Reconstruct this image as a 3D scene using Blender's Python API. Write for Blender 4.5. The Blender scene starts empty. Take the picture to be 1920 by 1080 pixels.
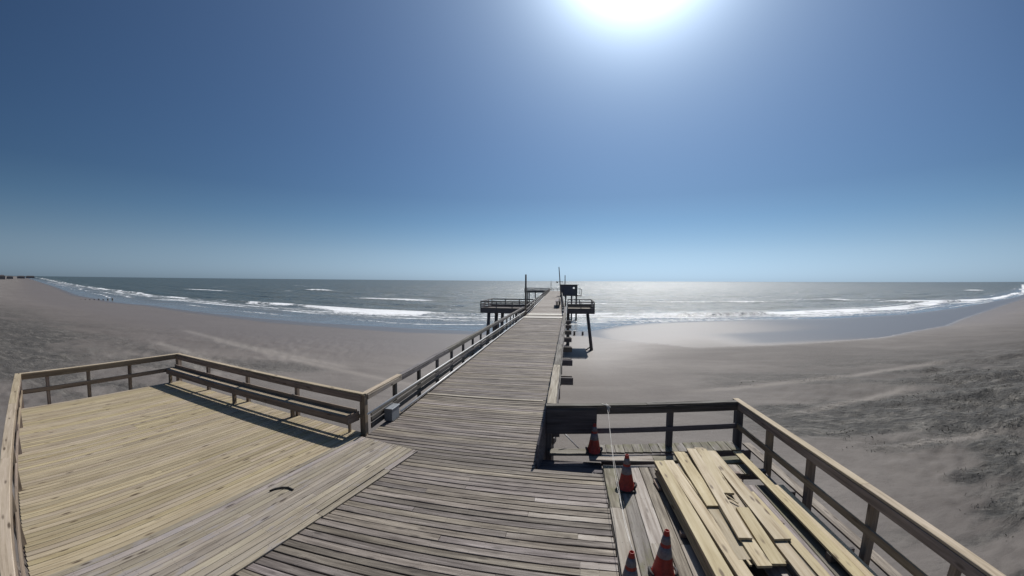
import bpy, math, random
import numpy as np
from mathutils import Vector, Matrix, Euler

random.seed(7)
scene = bpy.context.scene
C = scene.collection
R = math.radians

# ------------------------------------------------------------------ camera
CAM_H = 4.0
cam = bpy.data.cameras.new("camera")
cam_ob = bpy.data.objects.new("camera", cam)
C.objects.link(cam_ob)
scene.camera = cam_ob
cam.type = 'PANO'
cam.panorama_type = 'FISHEYE_LENS_POLYNOMIAL'
cam.sensor_fit = 'HORIZONTAL'
cam.sensor_width = 36.0
cam.fisheye_fov = R(220)
k1, k3, k5 = 1.39563606, -0.48196949, 0.18849076        # theta(r), r = 1 at the side of the frame
_r = np.linspace(0, 1.25, 400)
_t = k1*_r + k3*_r**3 + k5*_r**5
_c = np.linalg.lstsq(np.stack([_r, _r**2, _r**3, _r**4], 1), _t, rcond=None)[0]
cam.fisheye_polynomial_k0 = 0.0
cam.fisheye_polynomial_k1 = -_c[0]/18
cam.fisheye_polynomial_k2 = -_c[1]/18**2
cam.fisheye_polynomial_k3 = -_c[2]/18**3
cam.fisheye_polynomial_k4 = -_c[3]/18**4
cam.shift_x = -0.63/1920
cam.shift_y = (512.48-540)/1080
cam.clip_start = 0.05
cam.clip_end = 80000
yaw, pit, rol = R(8.7794862), R(1.15452328), R(-0.3525137)
Mc = Matrix.Rotation(yaw, 3, 'Z') @ Matrix.Rotation(pit, 3, 'X') @ Matrix.Rotation(rol, 3, 'Y')
right = Mc @ Vector((1, 0, 0)); fwd = Mc @ Vector((0, 1, 0)); up = Mc @ Vector((0, 0, 1))
cam_ob.matrix_world = Matrix(((right.x, up.x, -fwd.x, 0), (right.y, up.y, -fwd.y, 0), (right.z, up.z, -fwd.z, CAM_H), (0, 0, 0, 1)))

# ------------------------------------------------------------------ sky and sun
SUN_EL, SUN_AZ = 46.5, 12.6                               # azimuth from +Y towards +X
sdir = Vector((math.sin(R(SUN_AZ))*math.cos(R(SUN_EL)), math.cos(R(SUN_AZ))*math.cos(R(SUN_EL)), math.sin(R(SUN_EL))))
world = bpy.data.worlds.new("World"); scene.world = world
world.use_nodes = True
nt = world.node_tree; nt.nodes.clear()
def N(t, ty, **kw):
    n = t.nodes.new(ty)
    for k, v in kw.items(): setattr(n, k, v)
    return n
def mth(t, op, a, b=None, clamp=False):
    n = t.nodes.new('ShaderNodeMath'); n.operation = op; n.use_clamp = clamp
    for i, v in enumerate((a, b)):
        if v is None: continue
        if isinstance(v, (int, float)): n.inputs[i].default_value = v
        else: t.links.new(v, n.inputs[i])
    return n.outputs[0]
sky = N(nt, 'ShaderNodeTexSky', sky_type='NISHITA', sun_disc=False, sun_elevation=R(SUN_EL), sun_rotation=R(SUN_AZ))
sky.air_density = 1.0; sky.dust_density = 0.6; sky.ozone_density = 1.6; sky.altitude = 10
bg = N(nt, 'ShaderNodeBackground'); bg.inputs[1].default_value = 0.045
tc = N(nt, 'ShaderNodeTexCoord')
sepz = N(nt, 'ShaderNodeSeparateXYZ'); nt.links.new(tc.outputs['Generated'], sepz.inputs[0])
lum = N(nt, 'ShaderNodeRGBToBW'); nt.links.new(sky.outputs[0], lum.inputs[0])
hcol = N(nt, 'ShaderNodeValToRGB'); he = hcol.color_ramp.elements
he[0].position = 0.0; he[0].color = (1.0, 0.92, 0.88, 1); he[1].position = 0.16; he[1].color = (0.64, 0.82, 1.0, 1)
hm_ = he.new(0.07); hm_.color = (0.93, 0.91, 0.94, 1)
nt.links.new(sepz.outputs[2], hcol.inputs[0])
hz0 = N(nt, 'ShaderNodeVectorMath', operation='MULTIPLY'); nt.links.new(hcol.outputs[0], hz0.inputs[0]); hz0.inputs[1].default_value = (2.05, 2.05, 2.05)
hz = N(nt, 'ShaderNodeVectorMath', operation='MULTIPLY'); nt.links.new(hz0.outputs[0], hz.inputs[1]); nt.links.new(lum.outputs[0], hz.inputs[0])
hf = N(nt, 'ShaderNodeMapRange'); hf.inputs['From Min'].default_value = 0.0; hf.inputs['From Max'].default_value = 0.22; hf.inputs['To Min'].default_value = 0.92; hf.inputs['To Max'].default_value = 0.0
nt.links.new(sepz.outputs[2], hf.inputs['Value'])
hm = N(nt, 'ShaderNodeMix'); hm.data_type = 'RGBA'; nt.links.new(hf.outputs[0], hm.inputs[0]); nt.links.new(sky.outputs[0], hm.inputs[6]); nt.links.new(hz.outputs[0], hm.inputs[7])
tint = N(nt, 'ShaderNodeVectorMath', operation='MULTIPLY'); tint.inputs[1].default_value = (0.60, 0.90, 1.20); nt.links.new(hm.outputs[2], tint.inputs[0])
dot = N(nt, 'ShaderNodeVectorMath', operation='DOT_PRODUCT'); nt.links.new(tc.outputs['Generated'], dot.inputs[0]); dot.inputs[1].default_value = sdir
ang = mth(nt, 'ARCCOSINE', mth(nt, 'MINIMUM', dot.outputs['Value'], 1.0))
fall = N(nt, 'ShaderNodeMapRange'); fall.inputs['From Min'].default_value = R(25); fall.inputs['From Max'].default_value = R(95); fall.inputs['To Min'].default_value = 1.06; fall.inputs['To Max'].default_value = 0.66
nt.links.new(ang, fall.inputs['Value'])
fsc = N(nt, 'ShaderNodeVectorMath', operation='SCALE'); nt.links.new(tint.outputs[0], fsc.inputs[0]); nt.links.new(fall.outputs[0], fsc.inputs['Scale'])
nt.links.new(fsc.outputs[0], bg.inputs[0])
def expo(A, s): return mth(nt, 'MULTIPLY', mth(nt, 'EXPONENT', mth(nt, 'MULTIPLY', ang, -1.0/R(s))), A)
halo = mth(nt, 'ADD', mth(nt, 'ADD', expo(14.0, 3.4), expo(0.42, 10.0)), expo(0.28, 21.0))     # the bright aureole of forward-scattered light round the sun
bg2 = N(nt, 'ShaderNodeBackground'); bg2.inputs[0].default_value = (0.74, 0.86, 1.0, 1)
nt.links.new(halo, bg2.inputs[1])
add = N(nt, 'ShaderNodeAddShader'); nt.links.new(bg.outputs[0], add.inputs[0]); nt.links.new(bg2.outputs[0], add.inputs[1])
wo = N(nt, 'ShaderNodeOutputWorld'); nt.links.new(add.outputs[0], wo.inputs[0])

sun = bpy.data.lights.new("sun", 'SUN'); sun.energy = 4.6; sun.angle = R(0.53); sun.color = (1.0, 0.96, 0.9)
sun_ob = bpy.data.objects.new("sun", sun); C.objects.link(sun_ob)
sun_ob.rotation_euler = sdir.to_track_quat('Z', 'Y').to_euler()
sun_ob.location = sdir*50

vs = scene.view_settings
scene.display_settings.display_device = 'sRGB'
vs.view_transform = 'Standard'; vs.look = 'None'; vs.exposure = 0.0; vs.gamma = 1.0; vs.use_curve_mapping = False

# ------------------------------------------------------------------ materials
def new_mat(name):
    m = bpy.data.materials.new(name); m.use_nodes = True
    t = m.node_tree; t.nodes.clear()
    out = N(t, 'ShaderNodeOutputMaterial'); b = N(t, 'ShaderNodeBsdfPrincipled'); t.links.new(b.outputs[0], out.inputs[0])
    return m, t, b
def ramp(t, fac, stops):
    n = t.nodes.new('ShaderNodeValToRGB'); e = n.color_ramp.elements
    while len(e) > 1: e.remove(e[-1])
    for i, (p, c) in enumerate(stops):
        el = e[0] if i == 0 else e.new(p)
        el.position = p; el.color = (c[0], c[1], c[2], 1) if not isinstance(c, (int, float)) else (c, c, c, 1)
    t.links.new(fac, n.inputs[0]); return n.outputs[0]
def mix(t, fac, a, b, mode='MIX'):
    n = t.nodes.new('ShaderNodeMix'); n.data_type = 'RGBA'; n.blend_type = mode
    for i, v in ((0, fac), (6, a), (7, b)):
        if isinstance(v, (int, float)): n.inputs[i].default_value = v
        elif isinstance(v, (tuple, list)): n.inputs[i].default_value = (v[0], v[1], v[2], 1)
        else: t.links.new(v, n.inputs[i])
    return n.outputs[2]
def noise(t, vec, scale, detail=4, rough=0.55, dist=0.0):
    n = t.nodes.new('ShaderNodeTexNoise'); n.inputs['Scale'].default_value = scale; n.inputs['Detail'].default_value = detail
    n.inputs['Roughness'].default_value = rough; n.inputs['Distortion'].default_value = dist
    t.links.new(vec, n.inputs['Vector']); return n.outputs[0]
def mapped(t, vec, scale, loc=None):
    n = t.nodes.new('ShaderNodeVectorMath'); n.operation = 'MULTIPLY'; t.links.new(vec, n.inputs[0]); n.inputs[1].default_value = scale
    return n.outputs[0]

def wood(name, light, mid, dark, var=0.35, rough=0.75, bump=0.5, knots=0.5, moss=None, streak=0.5, low=0.5, blotch=None, nails=False):
    """sawn timber: grain along the piece's own X, each piece its own tone"""
    m, t, b = new_mat(name)
    tcn = N(t, 'ShaderNodeTexCoord'); oi = N(t, 'ShaderNodeObjectInfo')
    off = N(t, 'ShaderNodeCombineXYZ')
    r10 = mth(t, 'MULTIPLY', oi.outputs['Random'], 61.0)
    t.links.new(r10, off.inputs[0]); t.links.new(mth(t, 'MULTIPLY', oi.outputs['Random'], 17.3), off.inputs[1]); t.links.new(r10, off.inputs[2])
    v = N(t, 'ShaderNodeVectorMath', operation='ADD'); t.links.new(tcn.outputs['Object'], v.inputs[0]); t.links.new(off.outputs[0], v.inputs[1])
    v = v.outputs[0]
    g1 = noise(t, mapped(t, v, (0.9, 16, 16)), 1.0, 5, 0.6, 0.35)
    g2 = noise(t, mapped(t, v, (3.0, 90, 90)), 1.0, 3, 0.6)
    lo = noise(t, mapped(t, v, (0.8, 2.5, 2.5)), 1.0, 4, 0.6)
    base = ramp(t, g1, [(0.28, dark), (0.46, mid), (0.66, light)])
    base = mix(t, ramp(t, g2, [(0.40, 0.0), (0.62, 1.0)]), mix(t, 0.35*streak*1.6, base, dark), base)
    base = mix(t, ramp(t, lo, [(0.3, 0.75*low), (0.6, 0.0)]), base, mix(t, 1.0, base, (0.62, 0.60, 0.62), 'MULTIPLY'))
    # each piece a little lighter or darker, warmer or cooler
    rv = mth(t, 'FRACT', mth(t, 'MULTIPLY', oi.outputs['Random'], 7.13))
    tone = mth(t, 'ADD', mth(t, 'MULTIPLY', rv, var*1.1), 1.0-var*0.62)
    tn = N(t, 'ShaderNodeCombineXYZ')
    rv2 = mth(t, 'FRACT', mth(t, 'MULTIPLY', oi.outputs['Random'], 23.7))
    t.links.new(tone, tn.inputs[0]); t.links.new(tone, tn.inputs[1])
    t.links.new(mth(t, 'MULTIPLY', tone, mth(t, 'ADD', mth(t, 'MULTIPLY', rv2, 0.22), 0.88)), tn.inputs[2])
    vm = N(t, 'ShaderNodeVectorMath', operation='MULTIPLY'); t.links.new(base, vm.inputs[0]); t.links.new(tn.outputs[0], vm.inputs[1])
    base = vm.outputs[0]
    if blotch:
        bl = noise(t, mapped(t, v, (1.3, 3.5, 3.5)), 1.6, 3, 0.6)
        base = mix(t, ramp(t, bl, [(0.55, 0.0), (0.68, 0.8)]), base, blotch)
    kn = N(t, 'ShaderNodeTexVoronoi'); kn.inputs['Scale'].default_value = 1.0
    t.links.new(mapped(t, v, (1.7, 6.2, 6.2)), kn.inputs['Vector'])
    kf = ramp(t, kn.outputs['Distance'], [(0.09, knots), (0.20, 0.0)])
    ksel = ramp(t, noise(t, v, 1.3, 1), [(0.40, 0.0), (0.46, 1.0)])
    base = mix(t, mth(t, 'MULTIPLY', kf, ksel), base, (dark[0]*0.35, dark[1]*0.3, dark[2]*0.28))
    if moss:
        ms = noise(t, mapped(t, v, (1.5, 2.5, 2.5)), 1.0, 5, 0.7)
        base = mix(t, ramp(t, ms, [(0.48, 0.0), (0.62, 0.75)]), base, moss)
    if nails:
        so = N(t, 'ShaderNodeSeparateXYZ'); t.links.new(tcn.outputs['Object'], so.inputs[0])
        ph = mth(t, 'FRACT', mth(t, 'ADD', mth(t, 'DIVIDE', so.outputs[0], 0.61), 0.5))
        dx = mth(t, 'MULTIPLY', mth(t, 'ABSOLUTE', mth(t, 'SUBTRACT', ph, 0.5)), 0.61)
        dy = mth(t, 'ABSOLUTE', mth(t, 'SUBTRACT', mth(t, 'ABSOLUTE', so.outputs[1]), 0.038))
        dd = mth(t, 'SQRT', mth(t, 'ADD', mth(t, 'MULTIPLY', dx, dx), mth(t, 'MULTIPLY', dy, dy)))
        base = mix(t, ramp(t, dd, [(0.005, 0.7), (0.009, 0.0)]), base, (0.035, 0.026, 0.022))
    t.links.new(base, b.inputs['Base Color'])
    t.links.new(ramp(t, g1, [(0.3, min(1, rough+0.1)), (0.7, rough-0.08)]), b.inputs['Roughness'])
    b.inputs['Specular IOR Level'].default_value = 0.35
    bp = N(t, 'ShaderNodeBump'); bp.inputs['Strength'].default_value = bump; bp.inputs['Distance'].default_value = 0.006
    h = mth(t, 'ADD', mth(t, 'MULTIPLY', g1, 0.8), mth(t, 'MULTIPLY', g2, 0.5)); t.links.new(h, bp.inputs['Height'])
    t.links.new(bp.outputs[0], b.inputs['Normal'])
    return m

M = {}
M['new'] = wood('new_pine', (0.405, 0.34, 0.235), (0.34, 0.278, 0.18), (0.20, 0.152, 0.098), var=0.26, rough=0.72, bump=0.35, knots=0.95, low=0.5, streak=0.45)
M['lumber'] = wood('fresh_lumber', (0.50, 0.42, 0.275), (0.44, 0.36, 0.225), (0.29, 0.22, 0.13), var=0.2, rough=0.7, bump=0.25, knots=0.9, low=0.3, streak=0.25)
M['aged'] = wood('ageing_pine', (0.375, 0.33, 0.275), (0.30, 0.256, 0.21), (0.15, 0.125, 0.10), var=0.26, rough=0.75, bump=0.45, knots=0.9, low=0.5, blotch=(0.25, 0.225, 0.22), nails=True)
M['grey'] = wood('weathered_grey', (0.33, 0.285, 0.245), (0.21, 0.178, 0.15), (0.068, 0.054, 0.046), var=0.55, rough=0.72, bump=0.9, knots=0.6, low=0.9, streak=0.9, nails=True)
M['greylight'] = wood('weathered_light', (0.42, 0.38, 0.33), (0.32, 0.28, 0.235), (0.17, 0.14, 0.115), var=0.2, rough=0.74, bump=0.7, knots=0.5, low=0.5, nails=True)
M['mossy'] = wood('mossy_grey', (0.27, 0.25, 0.21), (0.19, 0.17, 0.14), (0.08, 0.07, 0.055), var=0.35, rough=0.82, bump=0.9, knots=0.8, moss=(0.12, 0.115, 0.06), low=0.8, nails=True)
M['rail'] = wood('rail_timber', (0.33, 0.26, 0.205), (0.245, 0.19, 0.145), (0.125, 0.09, 0.07), var=0.22, rough=0.8, bump=0.5, knots=0.6, low=0.5)
M['railtop'] = wood('rail_cap', (0.46, 0.38, 0.27), (0.38, 0.31, 0.21), (0.20, 0.155, 0.10), var=0.2, rough=0.74, bump=0.5, knots=0.9, low=0.4)
M['railold'] = wood('old_rail', (0.21, 0.195, 0.18), (0.14, 0.127, 0.115), (0.055, 0.048, 0.043), var=0.3, rough=0.82, bump=0.9, knots=0.6, low=0.7)
M['dark'] = wood('dark_old_timber', (0.165, 0.15, 0.148), (0.115, 0.104, 0.10), (0.055, 0.048, 0.048), var=0.3, rough=0.85, bump=0.8, knots=0.3, low=0.6)
M['pile'] = wood('piling_timber', (0.28, 0.25, 0.24), (0.21, 0.19, 0.18), (0.10, 0.09, 0.085), var=0.3, rough=0.85, bump=0.8, knots=0.3, low=0.6)
M['paint'] = wood('painted_step_edge', (0.72, 0.69, 0.62), (0.64, 0.61, 0.54), (0.42, 0.38, 0.32), var=0.08, rough=0.6, bump=0.3, knots=0.2, low=0.3)

def plain(name, col, rough=0.5, metal=0.0, spec=0.5, nscale=30, namp=0.12, bump=0.1):
    m, t, b = new_mat(name)
    tcn = N(t, 'ShaderNodeTexCoord')
    n = noise(t, tcn.outputs['Object'], nscale, 4, 0.6)
    a = tuple(c*(1-namp*2) for c in col)
    t.links.new(ramp(t, n, [(0.35, a), (0.6, col)]), b.inputs['Base Color'])
    b.inputs['Roughness'].default_value = rough; b.inputs['Metallic'].default_value = metal
    b.inputs['Specular IOR Level'].default_value = spec
    bp = N(t, 'ShaderNodeBump'); bp.inputs['Strength'].default_value = bump; bp.inputs['Distance'].default_value = 0.004
    t.links.new(n, bp.inputs['Height']); t.links.new(bp.outputs[0], b.inputs['Normal'])
    return m
M['pvc'] = plain('white_pvc', (0.78, 0.77, 0.74), 0.35)
M['metal'] = plain('galvanised_metal', (0.36, 0.38, 0.40), 0.42, 0.6)
M['boxgrey'] = plain('painted_box', (0.20, 0.22, 0.245), 0.5)
M['string'] = plain('twine', (0.70, 0.66, 0.60), 0.8)
M['rubber'] = plain('black_rubber', (0.045, 0.04, 0.038), 0.7, nscale=12, namp=0.3)
M['collar'] = plain('reflective_collar', (0.17, 0.16, 0.185), 0.45, nscale=18, namp=0.2)
M['darkmetal'] = plain('dark_metal', (0.05, 0.055, 0.06), 0.5, 0.3)
M['shed'] = wood('shed_boards', (0.19, 0.19, 0.21), (0.14, 0.14, 0.16), (0.09, 0.09, 0.10), var=0.2, rough=0.8, bump=0.4, knots=0.2)
M['roofing'] = plain('shed_roofing', (0.06, 0.06, 0.07), 0.7)
M['farwall'] = plain('far_house_wall', (0.20, 0.19, 0.19), 0.9)
M['farroof'] = plain('far_house_roof', (0.05, 0.045, 0.05), 0.9)
# traffic cone plastic: thin enough for the sun behind it to glow through
m, t, b = new_mat('cone_plastic')
tcn = N(t, 'ShaderNodeTexCoord'); n_ = noise(t, tcn.outputs['Object'], 14, 5, 0.65)
t.links.new(ramp(t, n_, [(0.3, (0.17, 0.02, 0.015)), (0.6, (0.42, 0.046, 0.03))]), b.inputs['Base Color'])
b.inputs['Roughness'].default_value = 0.5
tr = N(t, 'ShaderNodeBsdfTranslucent'); tr.inputs[0].default_value = (0.85, 0.10, 0.03, 1)
mx = N(t, 'ShaderNodeMixShader'); mx.inputs[0].default_value = 0.16
outn = [n for n in t.nodes if n.type == 'OUTPUT_MATERIAL'][0]
t.links.new(b.outputs[0], mx.inputs[1]); t.links.new(tr.outputs[0], mx.inputs[2]); t.links.new(mx.outputs[0], outn.inputs[0])
M['cone'] = m

# ------------------------------------------------------------------ object helpers
def link(name, me, mat=None, parent=None, loc=(0, 0, 0), rot=None):
    o = bpy.data.objects.new(name, me); C.objects.link(o)
    if mat is not None and me is not None and not me.materials: me.materials.append(mat)
    o.location = loc
    if rot is not None:
        if isinstance(rot, Matrix): o.rotation_euler = rot.to_euler()
        else: o.rotation_euler = rot
    if parent is not None: o.parent = parent
    return o
def thing(name, label, cat, loc=(0, 0, 0), group=None, rz=0):
    o = bpy.data.objects.new(name, None); C.objects.link(o); o.location = loc; o.rotation_euler = (0, 0, rz)
    o.empty_display_size = 0.2
    o['label'] = label; o['category'] = cat
    if group: o['group'] = group
    return o
def tag(o, label=None, cat=None, group=None, kind=None):
    if label: o['label'] = label
    if cat: o['category'] = cat
    if group: o['group'] = group
    if kind: o['kind'] = kind
    return o
def pydata(name, v, f, smooth=False):
    me = bpy.data.meshes.new(name); me.from_pydata(v, [], f); me.update()
    if smooth:
        for p in me.polygons: p.use_smooth = True
    return me
_cache = {}
def beam_mesh(L, w, h, seg=1, wear=0.0, var=0, ch=0.006, cut0=0.0, cut1=0.0, key=None):
    """a timber along X, centred; chamfered edges, optional wear; cut0/cut1 skew its ends (dx per unit y)"""
    k = (round(L, 3), round(w, 4), round(h, 4), seg, wear, var, round(cut0, 3), round(cut1, 3), ch, key)
    if k in _cache: return _cache[k]
    rnd = random.Random(hash(k) & 0xffff)
    a, c = w/2, h/2
    ring = [(-a+ch, -c), (a-ch, -c), (a, -c+ch), (a, c-ch), (a-ch, c), (-a+ch, c), (-a, c-ch), (-a, -c+ch)]
    V, F = [], []
    for i in range(seg+1):
        x = -L/2 + L*i/seg
        dw = (rnd.random()-0.5)*wear*1.2; dz = (rnd.random()-0.5)*wear*0.8; dd = (rnd.random()-0.5)*wear*0.6
        for (y, z) in ring:
            s = 1 if y > 0 else -1
            yy = y + s*dw*0.5 + dd
            zz = z + (dz if z > 0 else 0) + ((rnd.random()-0.5)*wear*0.4 if z > 0 else 0)
            xx = x
            if i == 0: xx += cut0*yy
            if i == seg: xx += cut1*yy
            V.append((xx, yy, zz))
    for i in range(seg):
        for j in range(8):
            p, q = i*8+j, i*8+(j+1) % 8
            F.append((p, p+8, q+8, q))
    F.append(tuple(range(0, 8))); F.append(tuple(seg*8+7-j for j in range(8)))
    me = pydata('timber', V, F); _cache[k] = me
    return me
def basis(p0, p1, roll=0.0):
    x = (Vector(p1)-Vector(p0)); L = x.length; x.normalize()
    ref = Vector((0, 0, 1)) if abs(x.z) < 0.9 else Vector((0, 1, 0))
    y = ref.cross(x).normalized(); z = x.cross(y)
    m = Matrix((x, y, z)).transposed()
    if roll: m = m @ Matrix.Rotation(roll, 3, 'X')
    return m, L
def beam(name, p0, p1, w, h, mat, parent=None, seg=1, wear=0.0, roll=0.0, var=0, ch=0.006, cut0=0.0, cut1=0.0, sh=None, me_key=None):
    """timber from p0 to p1 (centre line, world coordinates); w across, h up"""
    m, L = basis(p0, p1, roll)
    me = beam_mesh(L, w, h, seg, wear, var, ch, cut0, cut1, key=(mat.name, me_key))
    if not me.materials: me.materials.append(mat)
    c = (Vector(p0)+Vector(p1))/2
    if parent is not None:
        c = Matrix.Rotation(-parent.rotation_euler.z, 3, 'Z') @ (c - parent.location) if parent.type == 'EMPTY' else c
        m = Matrix.Rotation(-parent.rotation_euler.z, 3, 'Z') @ m if parent.type == 'EMPTY' else m
    return link(name, me, None, parent, c, m)
def sub(o, name, mesh, mat, loc, rot=None):
    """sub-part in the frame of a part"""
    return link(name, mesh, mat, o, loc, rot)
def tube_mesh(pts, r, n=8, name='tube', taper=None, cap=True):
    V, F = [], []
    P = [Vector(p) for p in pts]
    for i, p in enumerate(P):
        d = (P[min(i+1, len(P)-1)]-P[max(i-1, 0)]).normalized()
        ref = Vector((0, 0, 1)) if abs(d.z) < 0.95 else Vector((1, 0, 0))
        a = d.cross(ref).normalized(); b2 = d.cross(a)
        rr = r if taper is None else r*(1+(taper-1)*i/(len(P)-1))
        for k in range(n):
            t_ = 2*math.pi*k/n
            V.append(tuple(p+a*math.cos(t_)*rr+b2*math.sin(t_)*rr))
    for i in range(len(P)-1):
        for k in range(n):
            F.append((i*n+k, i*n+(k+1) % n, (i+1)*n+(k+1) % n, (i+1)*n+k))
    if cap: F.append(tuple(range(n-1, -1, -1))); F.append(tuple((len(P)-1)*n+k for k in range(n)))
    return pydata(name, V, F, True)
def lathe(prof, n=28, name='lathe', cap=False):
    V, F = [], []
    for (r, z) in prof:
        for k in range(n):
            a = 2*math.pi*k/n; V.append((r*math.cos(a), r*math.sin(a), z))
    for i in range(len(prof)-1):
        for k in range(n):
            F.append((i*n+k, i*n+(k+1) % n, (i+1)*n+(k+1) % n, (i+1)*n+k))
    return pydata(name, V, F, True)

# ------------------------------------------------------------------ value noise for terrain and sea
_rs = np.random.RandomState(3)
_tab = _rs.rand(256, 256)
def vnoise(x, y):
    xi = np.floor(x).astype(int); yi = np.floor(y).astype(int)
    fx = x-xi; fy = y-yi
    fx = fx*fx*(3-2*fx); fy = fy*fy*(3-2*fy)
    def g(a, b_): return _tab[a & 255, b_ & 255]
    return (g(xi, yi)*(1-fx)+g(xi+1, yi)*fx)*(1-fy)+(g(xi, yi+1)*(1-fx)+g(xi+1, yi+1)*fx)*fy
def fbm(x, y, o=4):
    s = 0; a = 1; tot = 0
    for i in range(o):
        s = s+a*vnoise(x*2**i+i*37.1, y*2**i+i*91.7); tot += a; a *= 0.5
    return s/tot
def sstep(a, b_, x):
    t_ = np.clip((x-a)/(b_-a), 0, 1); return t_*t_*(3-2*t_)

SEA = -6.2
_wx = [-9000, -2265, -1467, -491, -260, -174, -148, -102, -74, -60, -42, -30, -19, -5, 4, 9, 13, 20, 30, 47, 73, 107, 157, 331, 600, 1500, 9000]
_wy = [3200, 860, 568, 212, 124, 98, 95, 82, 76, 73.5, 72.5, 72, 72, 73.5, 75.5, 82, 87, 92, 96, 100, 104, 115, 141, 240, 420, 1020, 6000]
_ex = [-9000, -2265, -1467, -491, -260, -174, -148, -102, -74, -60, -42, -30, -19, -5, 4, 10, 18, 30, 38, 53, 65, 83, 105, 190, 274, 600, 1500, 9000]
_ey = [3200, 860, 568, 210, 122, 96, 93, 79.6, 72, 69.3, 67.4, 66.3, 67.6, 69.5, 68, 60, 53.4, 55, 57.7, 62, 69, 78, 93.5, 147, 197, 390, 980, 5900]
_sx = [-9000, -2265, -592, -316, -220, -164, -134, -110, -95, -74, -58, -30, 8, 45, 64, 90, 129, 181, 243, 426, 1500, 9000]
_sy = [3500, 925, 279, 179, 146, 134, 126, 119, 116, 111.5, 108.6, 105.6, 115, 114.6, 120.7, 131, 142.5, 176, 199, 309, 1080, 6200]
def Yw(x): return np.interp(x, _wx, _wy)      # water's edge
def Ye(x): return np.interp(x, _ex, _ey)      # edge of the wet, shining sand
def Ys(x): return np.interp(x, _sx, _sy)      # the main line of surf

def polar_mesh(name, az, rad, zf, attrs):
    A, Rr = np.meshgrid(az, rad)
    X = Rr*np.sin(A); Y = Rr*np.cos(A)
    Z = zf(X, Y, Rr)
    nR, nA = A.shape
    verts = np.stack([X.ravel(), Y.ravel(), Z.ravel()], 1)
    i = np.arange((nR-1)*(nA-1)); r = i//(nA-1); c = i % (nA-1)
    a0 = r*nA+c
    faces = np.stack([a0, a0+nA, a0+nA+1, a0+1], 1)
    me = bpy.data.meshes.new(name)
    me.vertices.add(len(verts)); me.vertices.foreach_set('co', verts.ravel())
    me.loops.add(faces.size); me.loops.foreach_set('vertex_index', faces.ravel().astype(np.int32))
    me.polygons.add(len(faces)); me.polygons.foreach_set('loop_start', np.arange(0, faces.size, 4, dtype=np.int32))
    me.update(calc_edges=True)
    me.polygons.foreach_set('use_smooth', np.ones(len(faces), dtype=bool))
    for an, fn in attrs.items():
        at = me.attributes.new(an, 'FLOAT', 'POINT'); at.data.foreach_set('value', fn(X, Y, Rr).ravel().astype(np.float32))
    return me

# ------------------------------------------------------------------ beach
def beach_core(X, Y):
    d = Yw(X)-Y
    e = Ye(X)-Y
    z = SEA+0.028*np.minimum(d, 30)+0.011*np.clip(d-30, 0, 160)
    z = np.where(d < 0, SEA+0.03*d, z)
    z = np.maximum(z, -11)
    # lagoon flat between the two edges
    flat = (d > 0) & (e < 0)
    z = np.where(flat, np.minimum(z, SEA+0.10+0.004*d), z)
    # low dunes and wind-heaped sand
    dun = sstep(14, 34, X)*(1-sstep(22, 40, Y-0.25*X))*sstep(0, 40, d)
    z = z+dun*(0.7*(fbm(X*0.11+5, Y*0.16+2, 3)-0.35)+0.35*(fbm(X*0.5, Y*0.7, 4)-0.5))
    nn = fbm(X*0.10+3, Y*0.34+7, 5)+0.05*(fbm(X*0.9, Y*0.9, 3)-0.5)
    z = z+dun*(0.16*sstep(0.455, 0.475, nn)+0.18*sstep(0.53, 0.55, nn)+0.14*sstep(0.60, 0.62, nn))
    dl = sstep(30, 60, -X)*(1-sstep(25, 60, Y))*sstep(0, 30, d)
    z = z+dl*0.5*(fbm(X*0.1, Y*0.15, 4)-0.45)
    # far dunes on the left coast
    fd = sstep(120, 400, -X)*sstep(50, 90, d)
    z = z+fd*(2.5*fbm(X*0.02, Y*0.02, 3)+0.6)
    # behind the camera the ground climbs to a dune
    bk = sstep(0, 30, -Y)
    z = z+bk*1.0
    return z, d, e
def beach_z(X, Y, Rr):
    z, d, e = beach_core(X, Y)
    dry = sstep(4, 25, d)*(1-(e < 0)*1.0)
    near = 1-sstep(60, 160, Rr)
    side = sstep(10, 22, X)*(1-sstep(18, 45, Y))+sstep(18, 40, -X)*(1-sstep(30, 70, Y))
    rough = (0.02+0.22*np.clip(side, 0, 1))*dry*near
    z = z+rough*(fbm(X*1.6, Y*1.6, 3)-0.5)*1.6
    z = z+rough*0.9*np.abs(fbm(X*0.7+9, Y*1.1+3, 3)-0.5)
    # long shallow ridges left by wheels
    tr_ = 0.0
    for (x0, y0, x1, y1) in TRACKS:
        dx, dy = x1-x0, y1-y0; L = math.hypot(dx, dy)
        s = ((X-x0)*dx+(Y-y0)*dy)/L; q = np.abs(((X-x0)*-dy+(Y-y0)*dx)/L+0.5*np.sin(s*0.06))
        w = 0.16+0.004*Rr
        tr_ = tr_+np.exp(-(q/w)**2)*sstep(0, 4, s)*(1-sstep(L-4, L, s))
    return z-0.05*tr_
TRACKS = [(12.9, 24.0, 32.1, 31.6), (8, 30, 46, 41), (-60, 38, -12, 24), (-55, 44, -8, 28), (-70, 50, -20, 33), (-48, 33, -16, 20), (14, 19, 30, 20)]
def a_wet(X, Y, Rr):
    e = Ye(X)-Y; d = Yw(X)-Y
    base = 1-sstep(-0.5, 2.5, e+1.6*(fbm(X*0.12, Y*0.12, 3)-0.5))
    # right of the pier the sand bar between the pools is only damp
    bar = sstep(5, 9, X)*(1-sstep(30, 62, X+6*(fbm(X*0.08, Y*0.2, 3)-0.5)*2))*sstep(0, 3, d-1.0)
    pool = sstep(22, 34, X)*(1-sstep(4, 9, np.abs(Y-(66+0.25*(X-30)))))
    return base*(1-0.75*bar*(1-0.9*pool))
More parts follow.
